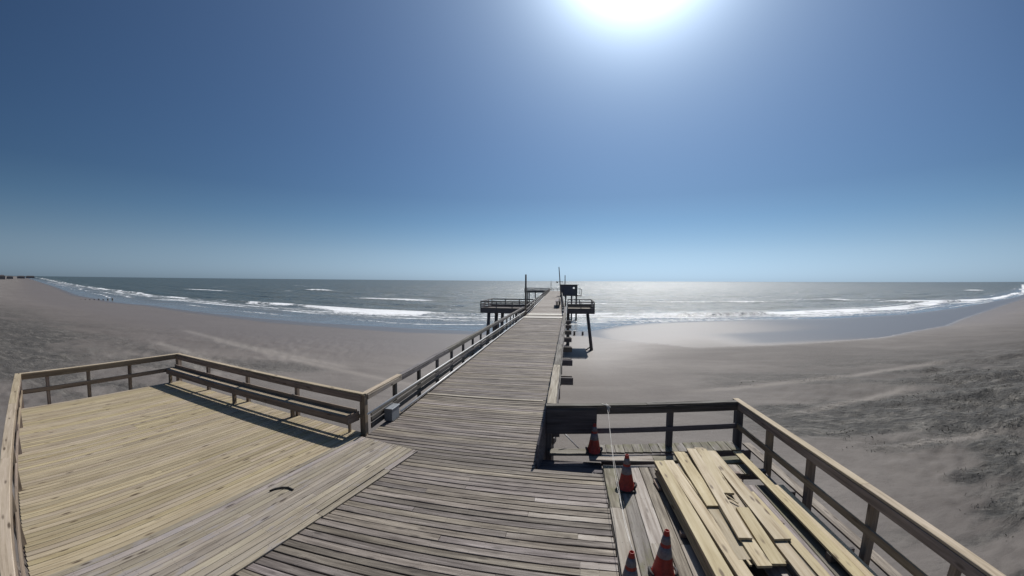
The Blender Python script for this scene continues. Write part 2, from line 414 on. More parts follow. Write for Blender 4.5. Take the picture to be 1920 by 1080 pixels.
def a_damp(X, Y, Rr):
    d = Yw(X)-Y
    return (1-sstep(20, 46, d+8*(fbm(X*0.05, Y*0.05, 3)-0.5)))
def a_coarse_shade(X, Y, Rr):  # mask of the rough sand and its painted scarp shadows
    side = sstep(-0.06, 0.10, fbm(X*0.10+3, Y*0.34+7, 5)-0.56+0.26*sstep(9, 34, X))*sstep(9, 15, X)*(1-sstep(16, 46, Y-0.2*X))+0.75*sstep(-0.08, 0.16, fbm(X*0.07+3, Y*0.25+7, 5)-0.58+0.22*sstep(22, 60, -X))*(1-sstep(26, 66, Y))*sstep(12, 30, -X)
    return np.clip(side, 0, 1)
def a_track(X, Y, Rr):
    tr_ = 0.0*X
    for (x0, y0, x1, y1) in TRACKS:
        dx, dy = x1-x0, y1-y0; L = math.hypot(dx, dy)
        s = ((X-x0)*dx+(Y-y0)*dy)/L; q = np.abs(((X-x0)*-dy+(Y-y0)*dx)/L+0.5*np.sin(s*0.06)-0.35)
        tr_ = tr_+np.exp(-(q/(0.2+0.005*Rr))**2)*sstep(0, 6, s)*(1-sstep(L-6, L, s))
    return np.clip(tr_, 0, 1)
az = np.radians(np.concatenate([np.arange(-180, -84, 3.0), np.arange(-84, 72, 0.33), np.arange(72, 180.1, 3.0)]))
rad = np.exp(np.arange(math.log(1.2), math.log(9000), 0.0135))
bme = polar_mesh('beach', az, rad, beach_z, {'back': lambda X, Y, Rr: np.clip(sstep(5, 30, X)*(1-sstep(18, 62, Y-0.30*X))+sstep(20, 90, -X)*(1-sstep(30, 80, Y))*0.8, 0, 1), 'wet': a_wet, 'damp': a_damp, 'coarse_shade': a_coarse_shade, 'track': a_track})
m, t, b = new_mat('sand')
def attr(t, n_): n = N(t, 'ShaderNodeAttribute', attribute_name=n_); return n.outputs['Fac']
geo = N(t, 'ShaderNodeNewGeometry'); pos = geo.outputs['Position']
wet = attr(t, 'wet'); damp = attr(t, 'damp'); coarse_shade = attr(t, 'coarse_shade'); track = attr(t, 'track')
nf = noise(t, mapped(t, pos, (3.0, 3.0, 3.0)), 1.0, 8, 0.7)
nm = noise(t, mapped(t, pos, (0.10, 0.30, 0.3)), 1.0, 6, 0.62, 0.6)
nl = noise(t, mapped(t, pos, (0.035, 0.09, 0.1)), 1.0, 4, 0.6, 0.5)
nc = noise(t, mapped(t, pos, (0.30, 0.78, 0.4)), 1.0, 9, 0.76, 1.0)
dry = ramp(t, nm, [(0.33, (0.118, 0.101, 0.090)), (0.5, (0.150, 0.131, 0.117)), (0.68, (0.195, 0.173, 0.155))])
dry = mix(t, ramp(t, nl, [(0.4, 0.0), (0.62, 0.5)]), dry, (0.112, 0.097, 0.088))
crs_shade = ramp(t, nc, [(0.40, (0.024, 0.022, 0.019)), (0.49, (0.042, 0.039, 0.034)), (0.53, (0.066, 0.060, 0.052)), (0.58, (0.10, 0.092, 0.08)), (0.66, (0.17, 0.157, 0.135))])  # dark stops paint in shadows of the dune scarps, together with wrack
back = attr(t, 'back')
dry = mix(t, back, dry, mix(t, 1.0, dry, (0.50, 0.48, 0.46), 'MULTIPLY'))  # lens vignetting put into the sand colour: darker to the left and right
col = mix(t, coarse_shade, dry, crs_shade)
col = mix(t, mth(t, 'MULTIPLY', damp, 0.8), col, (0.14, 0.116, 0.10))
col = mix(t, mth(t, 'MULTIPLY', track, 0.45), col, (0.32, 0.285, 0.25))
col = mix(t, ramp(t, nf, [(0.3, 0.35), (0.5, 0.0)]), col, mix(t, 1.0, col, (0.72, 0.72, 0.72), 'MULTIPLY'))
col = mix(t, wet, col, (0.125, 0.108, 0.096))
t.links.new(col, b.inputs['Base Color'])
rdry = mth(t, 'SUBTRACT', 0.85, mth(t, 'MULTIPLY', damp, 0.32))
rr = N(t, 'ShaderNodeMix'); rr.data_type = 'FLOAT'; t.links.new(wet, rr.inputs[0]); t.links.new(rdry, rr.inputs[2]); rr.inputs[3].default_value = 0.34
t.links.new(rr.outputs[0], b.inputs['Roughness'])
b.inputs['Specular IOR Level'].default_value = 0.5
bp = N(t, 'ShaderNodeBump'); bp.inputs['Distance'].default_value = 0.16
t.links.new(mth(t, 'ADD', mth(t, 'MULTIPLY', mth(t, 'SUBTRACT', 1.0, wet), mth(t, 'ADD', 0.30, mth(t, 'MULTIPLY', coarse_shade, 0.7))), 0.01), bp.inputs['Strength'])
vf = N(t, 'ShaderNodeTexVoronoi'); vf.feature = 'SMOOTH_F1'; vf.inputs['Scale'].default_value = 1.0; vf.inputs['Smoothness'].default_value = 0.6
t.links.new(mapped(t, pos, (2.6, 2.6, 1.0)), vf.inputs['Vector'])
ftp = mth(t, 'MULTIPLY', ramp(t, vf.outputs['Distance'], [(0.0, 0.0), (0.42, 1.0)]), mth(t, 'ADD', 0.14, mth(t, 'MULTIPLY', coarse_shade, 0.45)))
t.links.new(mth(t, 'ADD', mth(t, 'ADD', mth(t, 'MULTIPLY', nf, 0.9), nc), ftp), bp.inputs['Height']); t.links.new(bp.outputs[0], b.inputs['Normal'])
beach = link('beach', bme, m); tag(beach, kind='structure')

# ------------------------------------------------------------------ sea
def sea_z(X, Y, Rr):
    s = Y-Ys(X); d = Y-Yw(X)
    amp = sstep(2, 60, d)*(1-sstep(900, 2500, Rr))
    z = 0.0*X
    for (lam, A_, th, ph) in ((34, 0.22, 4, 0.3), (23, 0.16, -7, 1.9), (15, 0.10, 11, 4.0), (9, 0.06, -16, 2.2), (6.2, 0.045, 22, 0.8), (4.1, 0.03, -31, 5.1)):
        k = 2*math.pi/lam
        a = R(th)
        phs = k*(X*math.sin(a)+s*math.cos(a))+ph+2.5*fbm(X*0.02+lam, Y*0.02, 2)
        vis = 1-sstep(lam/6.0, lam/2.6, Rr*0.012)
        z = z+A_*(np.sin(phs)+0.35*np.sin(2*phs+0.6))*vis
    z = z*amp
    # breaking swell
    wob = 7*(fbm(X*0.03, X*0+3.1, 3)-0.5)
    hgt = 0.35+0.5*sstep(0.35, 0.7, vnoise(X*0.022, X*0+7.7))
    ss = s+wob
    z = z+hgt*np.exp(-(np.clip(ss, 0, None)/2.6)**2)*np.exp(-(np.clip(-ss, 0, None)/0.9)**2)
    for (x0, x1, y0, h, w) in BREAKERS:
        xx = (X-(x0+x1)/2)/((x1-x0)/2)
        q = Y-(y0+slope_at(x0, x1)*(X-(x0+x1)/2))
        z = z+h*np.exp(-xx**4)*np.exp(-(np.clip(q, 0, None)/(w*1.6))**2)*np.exp(-(np.clip(-q, 0, None)/(w*0.5))**2)
    sheet = 0.03+0.05*sstep(4, 20, d)
    return SEA+z+sheet*sstep(-1, 4, d)-0.25*(1-sstep(-6, 0.5, d))
def slope_at(x0, x1): return 0.0 if abs(x0+x1) < 80 else (0.12 if x0 > 0 else -0.12)
BREAKERS = [(-226, -192, 271, 1.5, 5), (-118, -58, 170, 0.9, 3.5), (-40, 40, 168, 0.6, 3.5), (30, 110, 182, 0.5, 3), (447, 488, 398, 1.3, 5), (100, 190, 205, 0.5, 3),
            (-330, -250, 232, 0.6, 4), (150, 210, 186, 0.8, 3)]
def foam_a(X, Y, Rr):
    s = Y-Ys(X); d = Y-Yw(X)
    wob = 7*(fbm(X*0.03, X*0+3.1, 3)-0.5)
    ss = s+wob
    br = 0.55+0.6*vnoise(X*0.03+3, X*0+5.5)
    wd = 6+14*sstep(-88, -62, X)*(1-sstep(-6, 6, X))+5*sstep(58, 90, X)*(1-sstep(170, 260, X))
    br = np.clip(0.52+0.85*vnoise(X*0.034+3, X*0+5.5), 0, 1.1)*(0.75+0.45*sstep(0.4, 0.6, vnoise(X*0.11+1, X*0+2.5)))
    br = br*(0.72+0.28*sstep(-95, -70, X)+0.0*X)*(1-0.30*sstep(4, 12, X)*(1-sstep(50, 66, X)))
    front = br*(1-sstep(0.8, 2.6, ss))*np.clip(1+ss/wd, 0, 1)**0.8
    f = np.maximum(front, 0)
    # spent foam lines running up the beach
    for (off, w, a, fr) in ((-9.0, 1.5, 0.74, 0.035), (-17, 1.3, 0.70, 0.05), (-24, 1.1, 0.62, 0.045), (-5, 1.5, 0.7, 0.06), (13, 1.3, 0.62, 0.028)):
        w2 = 10*(fbm(X*fr*0.6+off, X*0+off, 3)-0.5)
        q = s-off+w2
        f = np.maximum(f, a*(0.30+1.05*vnoise(X*fr+off, X*0+off*1.3))*np.exp(-(q/w)**2))
    # the edge of the swash
    w3 = 3*(fbm(X*0.06, X*0+9, 3)-0.5)
    f = np.maximum(f, (0.35+0.5*vnoise(X*0.05+40, X*0))*np.exp(-((d-1.4+w3)/0.9)**2)*(0.35+0.65*sstep(-20, 10, X))*(1-sstep(60, 110, X)))
    for (x0, x1, y0, h, w) in BREAKERS:
        xx = (X-(x0+x1)/2)/((x1-x0)/2)
        q = Y-(y0+slope_at(x0, x1)*(X-(x0+x1)/2))
        f = np.maximum(f, min(1.1, 0.70+h*0.3)*np.exp(-xx**4)*np.exp(-((q-0.5)/(w*0.75))**2)*(0.75+0.5*vnoise(X*0.08, Y*0.1)))
    # churned shallows
    f = np.maximum(f, 0.50*sstep(-34, -12, s)*(1-sstep(-2, 1, s))*(0.42+fbm(X*0.04, Y*0.16, 3)*1.1)*(0.75+0.25*sstep(-130, -20, X)*(1-sstep(60, 120, X))))
    # scattered caps farther out
    cap = fbm(X*0.035+11, Y*0.16+5, 3)
    f = np.maximum(f, sstep(0.70, 0.80, cap)*0.5*sstep(30, 60, s)*(1-sstep(600, 1000, Rr)))
    return np.clip(f, 0, 1.2)
azs = np.radians(np.arange(-88, 80.01, 0.28))
rads = np.exp(np.arange(math.log(52), math.log(45000), 0.0125))
sme = polar_mesh('sea', azs, rads, sea_z, {'foam': foam_a, 'shore': lambda X, Y, Rr: 1-sstep(0, 42, Y-Yw(X))})
m, t, b = new_mat('sea_water')
geo = N(t, 'ShaderNodeNewGeometry'); pos = geo.outputs['Position']
foam = attr(t, 'foam'); shore = attr(t, 'shore')
lace = noise(t, mapped(t, pos, (0.55, 0.95, 0.3)), 1.0, 8, 0.72, 0.8)
fm = ramp(t, mth(t, 'ADD', foam, mth(t, 'MULTIPLY', mth(t, 'SUBTRACT', lace, 0.5), 1.5)), [(0.44, 0.0), (0.66, 1.0)])
fm = mth(t, 'MULTIPLY', fm, ramp(t, foam, [(0.10, 0.0), (0.3, 1.0)]))
wcol = mix(t, noise(t, mapped(t, pos, (0.008, 0.03, 0.02)), 1.0, 3), (0.026, 0.048, 0.052), (0.05, 0.072, 0.07))
wcol = mix(t, shore, wcol, (0.15, 0.145, 0.135))
wcol = mix(t, fm, wcol, (0.80, 0.81, 0.82))
t.links.new(wcol, b.inputs['Base Color'])
rg = N(t, 'ShaderNodeMix'); rg.data_type = 'FLOAT'; t.links.new(fm, rg.inputs[0]); rg.inputs[3].default_value = 0.85
rip = noise(t, mapped(t, pos, (0.085, 0.42, 0.3)), 1.0, 5, 0.75, 0.5)
rbase = ramp(t, rip, [(0.41, 0.24), (0.50, 0.48), (0.58, 0.66)])
t.links.new(mth(t, 'MULTIPLY', rbase, mth(t, 'SUBTRACT', 1.0, mth(t, 'MULTIPLY', shore, 0.62))), rg.inputs[2]); t.links.new(rg.outputs[0], b.inputs['Roughness'])
b.inputs['IOR'].default_value = 1.62
w1 = noise(t, mapped(t, pos, (0.07, 0.24, 0.2)), 1.0, 6, 0.7, 0.3)
w2 = noise(t, mapped(t, pos, (0.7, 1.5, 1.0)), 1.0, 5, 0.65)
hh = mth(t, 'ADD', mth(t, 'MULTIPLY', w1, 1.9), mth(t, 'MULTIPLY', w2, 0.36))
hh = mth(t, 'MULTIPLY', hh, mth(t, 'SUBTRACT', 1.0, mth(t, 'MULTIPLY', shore, 0.85)))
hh = mth(t, 'ADD', hh, mth(t, 'MULTIPLY', fm, 0.12))
bp = N(t, 'ShaderNodeBump'); bp.inputs['Strength'].default_value = 1.0; bp.inputs['Distance'].default_value = 1.0
t.links.new(hh, bp.inputs['Height']); t.links.new(bp.outputs[0], b.inputs['Normal'])
sea = link('sea', sme, m); tag(sea, kind='structure')

# ------------------------------------------------------------------ pier
def bend(y): return -(y-43.0)*0.0262 if y > 43 else 0.0        # the far half swings slightly to the left
pier = thing('pier', 'long weathered grey plank pier running from the deck out over the sea', 'pier', (-2.8, 8, 0))
PT = 0.038
row = 0.150
rnd = random.Random(11)
# rows of the wide deck in front of the camera (y < 7.7) and then the pier proper
y = 0.6
rows = []
while y < 39.7:
    rows.append(y); y += row
count = 0
for i, yy in enumerate(rows):
    ang_ = R(-1.6) if yy < 7.0 else R(-1.6)*max(0, 1-(yy-7.0)/6)
    if yy < 7.62: xa, xb = -6.15+(7.6-yy)*-0.19, 0.775
    else: xa, xb = -5.02, -0.64
    xa += rnd.uniform(-0.02, 0.02); xb += rnd.uniform(-0.012, 0.012)
    if yy > 38: xb = -0.64
    cuts = [xa, xb]
    if yy < 7.62:
        if 4.3 < yy < 7.0 and i % 2 == 0: cuts = [xa, rnd.choice([-2.6, -1.9, -0.9, -0.45]), xb]
    mats = ['grey']*(len(cuts)-1)
    # the short pale patches let in at the right-hand edge
    for (py, x0, mt) in ((6.50, -0.55, 'greylight'), (6.05, -0.62, 'greylight'), (5.60, 0.22, 'greylight'), (4.95, 0.24, 'greylight'), (4.80, 0.24, 'greylight'), (4.65, 0.24, 'aged')):
        if abs(yy-py) < 0.075: cuts = [xa, x0, xb]; mats = ['grey', mt]
    for j in range(len(cuts)-1):
        a_, b_ = cuts[j]+0.003, cuts[j+1]-0.003
        cx = -2.8
        za = -PT/2+rnd.uniform(-0.004, 0.004)
        tilt = rnd.uniform(-0.002, 0.002)
        p0 = (a_, yy+math.tan(ang_)*(a_-cx)+tilt, za); p1 = (b_, yy+math.tan(ang_)*(b_-cx)-tilt, za+rnd.uniform(-0.003, 0.003))
        Lq = round((b_-a_)/0.02)*0.02
        beam('plank', p0, p1, 0.131+rnd.choice([0, 0.003, -0.004]), PT, M[mats[j]], pier, seg=6, wear=0.009, var=rnd.randint(0, 4), sh=True)
        count += 1
# planks beyond the joint at 40 m, too small to pick apart: one part
V, F = [], []
def add_box(V, F, x0, x1, y0, y1, z0, z1, bx=0.0, bx1=None):
    n = len(V); b1 = bx if bx1 is None else bx1
    V += [(x0+bx, y0, z0), (x1+bx, y0, z0), (x1+b1, y1, z0), (x0+b1, y1, z0), (x0+bx, y0, z1), (x1+bx, y0, z1), (x1+b1, y1, z1), (x0+b1, y1, z1)]
    F += [(n, n+3, n+2, n+1), (n+4, n+5, n+6, n+7), (n, n+1, n+5, n+4), (n+1, n+2, n+6, n+5), (n+2, n+3, n+7, n+6), (n+3, n, n+4, n+7)]
yy = 40.15
while yy < 149:
    w = 0.30 if yy > 60 else 0.15
    add_box(V, F, -5.0, -0.7+rnd.uniform(-0.03, 0.03), yy-w*0.46, yy+w*0.46, -PT, rnd.uniform(-0.006, 0.006), bend(yy))
    yy += w
fp = link('far_planking', pydata('far_planking', V, F), M['greylight'], pier, (2.8, -8, 0)); tag(fp, kind='stuff')
# framing below
def ppart(name, p0, p1, w, h, mat, **k): return beam(name, p0, p1, w, h, mat, pier, **k)
for x in (-4.9, -3.9, -2.8, -1.8, -0.72):
    ppart('stringer', (x, 7.75, -0.19), (x, 42.9, -0.19), 0.09, 0.28, M['dark'])
    ppart('stringer', (x+bend(43.0), 43.0, -0.19), (x+bend(149), 149, -0.19), 0.09, 0.28, M['dark'])
for x in (-5.4, -4.4, -3.4, -2.4, -1.4, -0.4, 0.6):
    ppart('stringer', (x, 0.5, -0.19), (x, 7.62, -0.19), 0.09, 0.28, M['dark'])
capys = [16.6, 20.4, 24.4, 28.4, 32.4, 36.6, 40.6]
for cy in [8.6, 12.6]+capys:
    x1 = 0.24 if cy > 15 else -0.55
    ppart('cross_beam', (-5.35, cy-0.10, -0.50), (x1, cy-0.10, -0.50), 0.11, 0.33, M['pile'], seg=3, wear=0.01)
    ppart('cross_beam', (-5.35, cy+0.22, -0.50), (x1-0.05, cy+0.22, -0.50), 0.11, 0.33, M['pile'], seg=3, wear=0.01)
pm_pile = {}
def pile(parent, x, y, z0, z1, r=0.17, lean=(0, 0), name='piling', mat=None):
    me = tube_mesh([(0, 0, 0), (lean[0]*0.5, lean[1]*0.5, (z0-z1)*0.5), (lean[0], lean[1], z0-z1)], r, 10, 'piling', 1.12)
    return link(name, me, mat or M['pile'], parent, Vector((x, y, z1))-parent.location)
for cy in [4.6, 8.6, 12.6]+capys:
    for x in (-4.85, -2.8, -0.75):
        pile(pier, x, cy+0.06, -6.6, -0.34)
for cy in np.arange(48.5, 150, 6.0):
    ppart('cross_beam', (-5.5+bend(cy), cy, -0.5), (-0.3+bend(cy), cy, -0.5), 0.12, 0.33, M['pile'])
    for x in (-4.9, -0.8):
        pile(pier, x+bend(cy), cy+0.18, -9.5, -0.34)
# the two pale step edges across the deck at the joint
for y0_, n_pl in ((39.85, 8), (43.35, 11)):
    for i in range(n_pl):
        yy = y0_+i*0.155
        o = ppart('plank', (-4.98+bend(yy), yy, 0.022), (-0.72+bend(yy), yy+0.02, 0.022), 0.148, 0.045, M['paint'], var=i % 3)
        o['label'] = 'bleached pale plank at the joint of the pier'

# pale boards that catch the eye farther along
ppart('plank', (-4.4, 29.2, 0.008), (-0.75, 29.2, 0.008), 0.14, 0.03, M['greylight'], seg=4, wear=0.006)
ppart('plank', (-4.9, 12.05, 0.006), (-0.8, 12.03, 0.006), 0.12, 0.03, M['greylight'], seg=4, wear=0.006)

# railings of the pier
lr = thing('railing', 'grey railing along the left edge of the pier with pale new near end', 'railing', (-5.17, 8.5, 0))
def rail_posts(parent, pts, z0, z1, w, mat):
    for p in pts: beam('post', (p[0], p[1], z0), (p[0], p[1], z1), w, w, mat, parent)
ys_ = [8.55]+[10.28+1.87*i for i in range(17)]
for k, yv in enumerate(ys_):
    if k == 0: continue
    beam('post', (-5.21, yv, -0.45), (-5.21, yv, 1.0), 0.10, 0.13, M['railold'], lr)
nr = beam('top_rail', (-5.16, 8.42, 1.045), (-5.16, 10.5, 1.045), 0.16, 0.045, M['railtop'], lr, seg=3, wear=0.004); nr['label'] = 'pale new length of top rail at the near end'
beam('rail', (-5.09, 8.5, 0.955), (-5.09, 10.5, 0.955), 0.045, 0.13, M['aged'], lr)
yv = 10.5
while yv < 42.5:
    L_ = min(4.6, 42.6-yv)
    beam('top_rail', (-5.16+rnd.uniform(-.01, .01), yv+0.01, 1.035), (-5.17, yv+L_-0.01, 1.035+rnd.uniform(-.01, .01)), 0.17, 0.045, M['railold'], lr, seg=4, wear=0.012)
    beam('rail', (-5.09, yv+0.01, 0.945), (-5.09, yv+L_-0.01, 0.945), 0.045, 0.13, M['railold'], lr, seg=3, wear=0.008)
    yv += L_
yv = 8.7
while yv < 42.5:
    L_ = min(4.8, 42.6-yv)
    for z in (0.10, 0.27, 0.44):
        beam('side_board', (-5.125+rnd.uniform(-.008, .008), yv+0.01, z), (-5.125, yv+L_-0.01, z+rnd.uniform(-.01, .01)), 0.035, 0.135, M['railold'], lr, seg=3, wear=0.008)
    yv += L_
yv = 43.2
for k in range(14):
    y2 = min(yv+7.6, 149)
    for z, hh_ in ((1.03, 0.09), (0.55, 0.12), (0.22, 0.12)):
        beam('rail', (-5.1+bend(yv), yv, z), (-5.1+bend(y2), y2, z), 0.09, hh_, M['railold'], lr)
    beam('post', (-5.2+bend(yv), yv, -0.4), (-5.2+bend(yv), yv, 1.0), 0.13, 0.13, M['railold'], lr)
    beam('post', (-5.2+bend(yv+3.8), yv+3.8, -0.4), (-5.2+bend(yv+3.8), yv+3.8, 1.0), 0.13, 0.13, M['railold'], lr)
    yv = y2
    if y2 >= 149: break

rr_ = thing('railing', 'grey railing with worn broad cap along the right edge of the pier', 'railing', (-0.4, 9, 0))
yv = 8.7
while yv < 42.5:
    L_ = min(4.2, 42.6-yv)
    beam('top_rail', (-0.375, yv+0.008, 1.05), (-0.39, yv+L_-0.008, 1.05+rnd.uniform(-.008, .008)), 0.225, 0.05, M['railold'] if yv > 9 else M['greylight'], rr_, seg=9, wear=0.02)
    for z in (0.93, 0.50, 0.12):
        beam('rail', (-0.30, yv+0.01, z), (-0.31, yv+L_-0.01, z), 0.04, 0.14, M['railold'], rr_, seg=4, wear=0.012)
    yv += L_
for k in range(18):
    yv = 9.9+k*1.87
    beam('post', (-0.42, yv, -0.5), (-0.42, yv, 1.02), 0.13, 0.10, M['railold'], rr_)
yv = 43.4
while yv < 148.5:
    y2 = min(yv+7.6, 149)
    for z, hh_ in ((1.03, 0.10), (0.55, 0.12), (0.22, 0.12)):
        beam('rail', (-0.5+bend(yv), yv, z), (-0.5+bend(y2), y2, z), 0.14, hh_, M['railold'], rr_)
    beam('post', (-0.45+bend(yv), yv, -0.4), (-0.45+bend(yv), yv, 1.0), 0.13, 0.13, M['railold'], rr_)
    yv = y2

# service pipes on the left side of the pier
pp = link('pipe', tube_mesh([(-5.015, 8.35, 0.555), (-5.01, 14, 0.56), (-5.02, 22, 0.55), (-5.01, 32, 0.565), (-5.02, 42.4, 0.55)], 0.028, 10, 'pipe'), M['pvc'])
tag(pp, 'white plastic pipe strapped at mid height to the left railing of the pier', 'pipe', 'white pipes along the left side of the pier')
pp2 = link('pipe', tube_mesh([(-4.86, 9.95, 0.10), (-4.86, 15, 0.095), (-4.87, 24, 0.10), (-4.86, 33, 0.095), (-4.87, 39.9, 0.10)], 0.033, 10, 'pipe'), M['pvc'])
tag(pp2, 'white plastic pipe lying low along the left edge of the pier deck', 'pipe', 'white pipes along the left side of the pier')
pp3 = link('pipe', tube_mesh([(-4.90, 44.0, 0.10), (-4.90+bend(95), 95, 0.10)], 0.05, 8, 'pipe'), M['pvc'])
tag(pp3, 'white pipe beyond the pale steps on the left edge of the pier', 'pipe', 'white pipes along the left side of the pier')
# utility box at the near end of the low pipe
ub = thing('utility_box', 'grey metal utility box on the pier deck where the low white pipe ends', 'utility box', (-4.95, 9.55, 0), rz=0.0)
beam('housing', (-4.95, 9.33, 0.185), (-4.95, 9.78, 0.185), 0.24, 0.33, M['boxgrey'], ub, ch=0.012)
beam('lid', (-4.95, 9.31, 0.365), (-4.95, 9.80, 0.365), 0.28, 0.028, M['metal'], ub, ch=0.008)
beam('foot', (-4.95, 9.36, 0.012), (-4.95, 9.76, 0.012), 0.28, 0.024, M['darkmetal'], ub, ch=0.003)

# ------------------------------------------------------------------ left deck (its own slightly turned frame)
A0 = Vector((-5.18, 8.40, 0)); U = Vector((-0.97781736, 0.20945931, 0)); Vv = Vector((0.20945931, 0.97781736, 0))
def D(u, v, z): p = A0+U*u+Vv*v; return (p.x, p.y, z)
deck = thing('side_deck', 'broad left deck of yellow new planks with an ageing strip beside the grey pier boards', 'deck', D(4.5, -2.5, 0))
def vrear(u): return -6.60+(u-0.0)*(-4.98+6.60)/9.76
DZ = 0.012
pw = 0.141
n_new = 0
u_ = 0.075
while u_ < 9.78:
    v0 = 0.03+rnd.uniform(-.008, .008); v1 = vrear(u_)-0.1
    splits = [v0, v1]
    if rnd.random() < 0.35: splits = [v0, rnd.choice([-2.4, -3.0, -3.7]), v1]
    for j in range(len(splits)-1):
        beam('plank', D(u_, splits[j]-0.002, DZ-0.019+rnd.uniform(-.0015, .0015)), D(u_+rnd.uniform(-.003, .003), splits[j+1]+0.002, DZ-0.019), 0.1275, 0.038, M['new'], deck, seg=2, wear=0.002, var=rnd.randint(0, 2), ch=0.005)
        n_new += 1
    u_ += pw+rnd.choice([0, 0.001, -0.001])
# the ageing strip, laid over the grey boards
ds = [0.22, 0.0, -0.01, 0.03, 0.0, 0.02, -0.02, 0.0, 0.01, -0.02, 0.0, 0.02, 0.0]
for k in range(13):
    u_ = -0.075-k*0.1435
    vf = -0.22-0.0*k
    splits = [vf, vrear(u_)-0.4]
    if k in (2, 5, 8, 11): splits = [vf, (-2.6, -3.6, -1.9, -2.9)[k % 4], vrear(u_)-0.4]
    if k == 12: splits = [vf, -1.25, -3.0, vrear(u_)-0.4]
    for j in range(len(splits)-1):
        du = (0.0, 0.03, 0.0)[j] if k == 12 else 0
        pl = beam('plank', D(u_-du, splits[j]-0.002, 0.016), D(u_-du*0.6, splits[j+1]+0.002, 0.016), 0.134, 0.034, M['aged'], deck, seg=3, wear=0.003, var=rnd.randint(0, 3), ch=0.005)
        pl['label'] = 'greying plank of the older strip'
# rim, joists and posts under it
beam('rim_board', D(-0.1, 0.05, -0.17), D(9.86, 0.05, -0.17), 0.04, 0.28, M['rail'], deck)
beam('rim_board', D(9.86, 0.03, -0.17), D(9.86, -5.0, -0.17), 0.04, 0.28, M['rail'], deck)
for v_ in (-0.5, -1.1, -1.7, -2.3, -2.9, -3.5, -4.1, -4.7):
    beam('joist', D(0.5, v_, -0.17), D(9.8, v_, -0.17), 0.045, 0.26, M['dark'], deck)
for u_ in (0.4, 3.4, 6.4, 9.4):
    for v_ in (-0.3, -4.0):
        p = D(u_, v_, 0); pile(deck, p[0], p[1], -5.6, -0.3, 0.13)

GR = 'new timber railings round the left deck'
# left side railing
sr = thing('railing', 'brown timber railing along the far left side of the yellow deck', 'railing', D(9.76, -2.5, 0), GR)
def RB(o, name, q0, q1, w, h, mat, **k): return beam(name, q0, q1, w, h, mat, o, **k)
RB(sr, 'top_rail', D(9.76, 0.10, 1.05), D(9.80, -4.95, 1.05), 0.14, 0.04, M['railtop'], seg=2, wear=0.002)
RB(sr, 'rail', D(9.72, 0.0, 0.955), D(9.76, -4.93, 0.955), 0.04, 0.15, M['rail'])
RB(sr, 'mid_rail', D(9.73, 0.0, 0.50), D(9.77, -4.93, 0.50), 0.04, 0.14, M['rail'])
for v_ in (-1.62, -2.9, -4.12):
    RB(sr, 'post', D(9.80, v_, -0.3), D(9.80, v_, 1.03), 0.09, 0.09, M['rail'])
# front railing
fr = thing('railing', 'brown timber railing behind the bench on the seaward side of the left deck', 'railing', D(4.9, 0, 0), GR)
RB(fr, 'top_rail', D(-0.06, 0.02, 1.05), D(5.0, 0.02, 1.05), 0.14, 0.04, M['railtop'], seg=2, wear=0.002)
RB(fr, 'top_rail', D(5.004, 0.02, 1.05), D(9.84, 0.02, 1.05), 0.14, 0.04, M['railtop'], seg=2, wear=0.002)
RB(fr, 'rail', D(0.0, -0.045, 0.945), D(9.74, -0.045, 0.945), 0.04, 0.17, M['rail'])
RB(fr, 'mid_rail', D(0.0, -0.03, 0.465), D(9.74, -0.03, 0.465), 0.04, 0.10, M['rail'])
for u_, w in ((0.0, 0.15), (2.60, 0.10), (5.05, 0.10), (7.5, 0.10), (9.76, 0.15)):
    RB(fr, 'post', D(u_, 0.04, -0.3), D(u_, 0.04, 1.03), w, w, M['rail'])
# rear railing close to the camera
rl = thing('railing', 'near timber railing running down the left side of the photo beside the yellow deck', 'railing', D(4.0, -6, 0), GR)
q0, q1 = Vector((-15.80, 5.60, 0)), Vector((-4.9, 1.10, 0))
dq = (q1-q0).normalized(); nq = Vector((-dq.y, dq.x, 0))
if nq.y < 0: nq = -nq
def Q(s, n, z): p = q0+dq*s+nq*n; return (p.x, p.y, z)
Lq_ = (q1-q0).length
for s0, s1 in ((0, 3.9), (3.904, 7.8), (7.804, Lq_)):
    RB(rl, 'top_rail', Q(s0-0.05 if s0 == 0 else s0, -0.01, 1.05), Q(s1, -0.01, 1.05), 0.19, 0.04, M['railtop'], seg=2, wear=0.003)
    RB(rl, 'rail', Q(s0, 0.06, 0.95), Q(s1, 0.06, 0.95), 0.04, 0.15, M['rail'])
    RB(rl, 'mid_rail', Q(s0, 0.06, 0.50), Q(s1, 0.06, 0.50), 0.04, 0.14, M['rail'])
for s in (0.02, 2.2, 4.4, 6.6, 8.8, 11.0):
    RB(rl, 'post', Q(s, 0, -0.3), Q(s, 0, 1.03), 0.13, 0.13, M['rail'])
RB(deck, 'rim_board', Q(0, 0.0, -0.17), Q(Lq_, 0.0, -0.17), 0.04, 0.28, M['rail'])

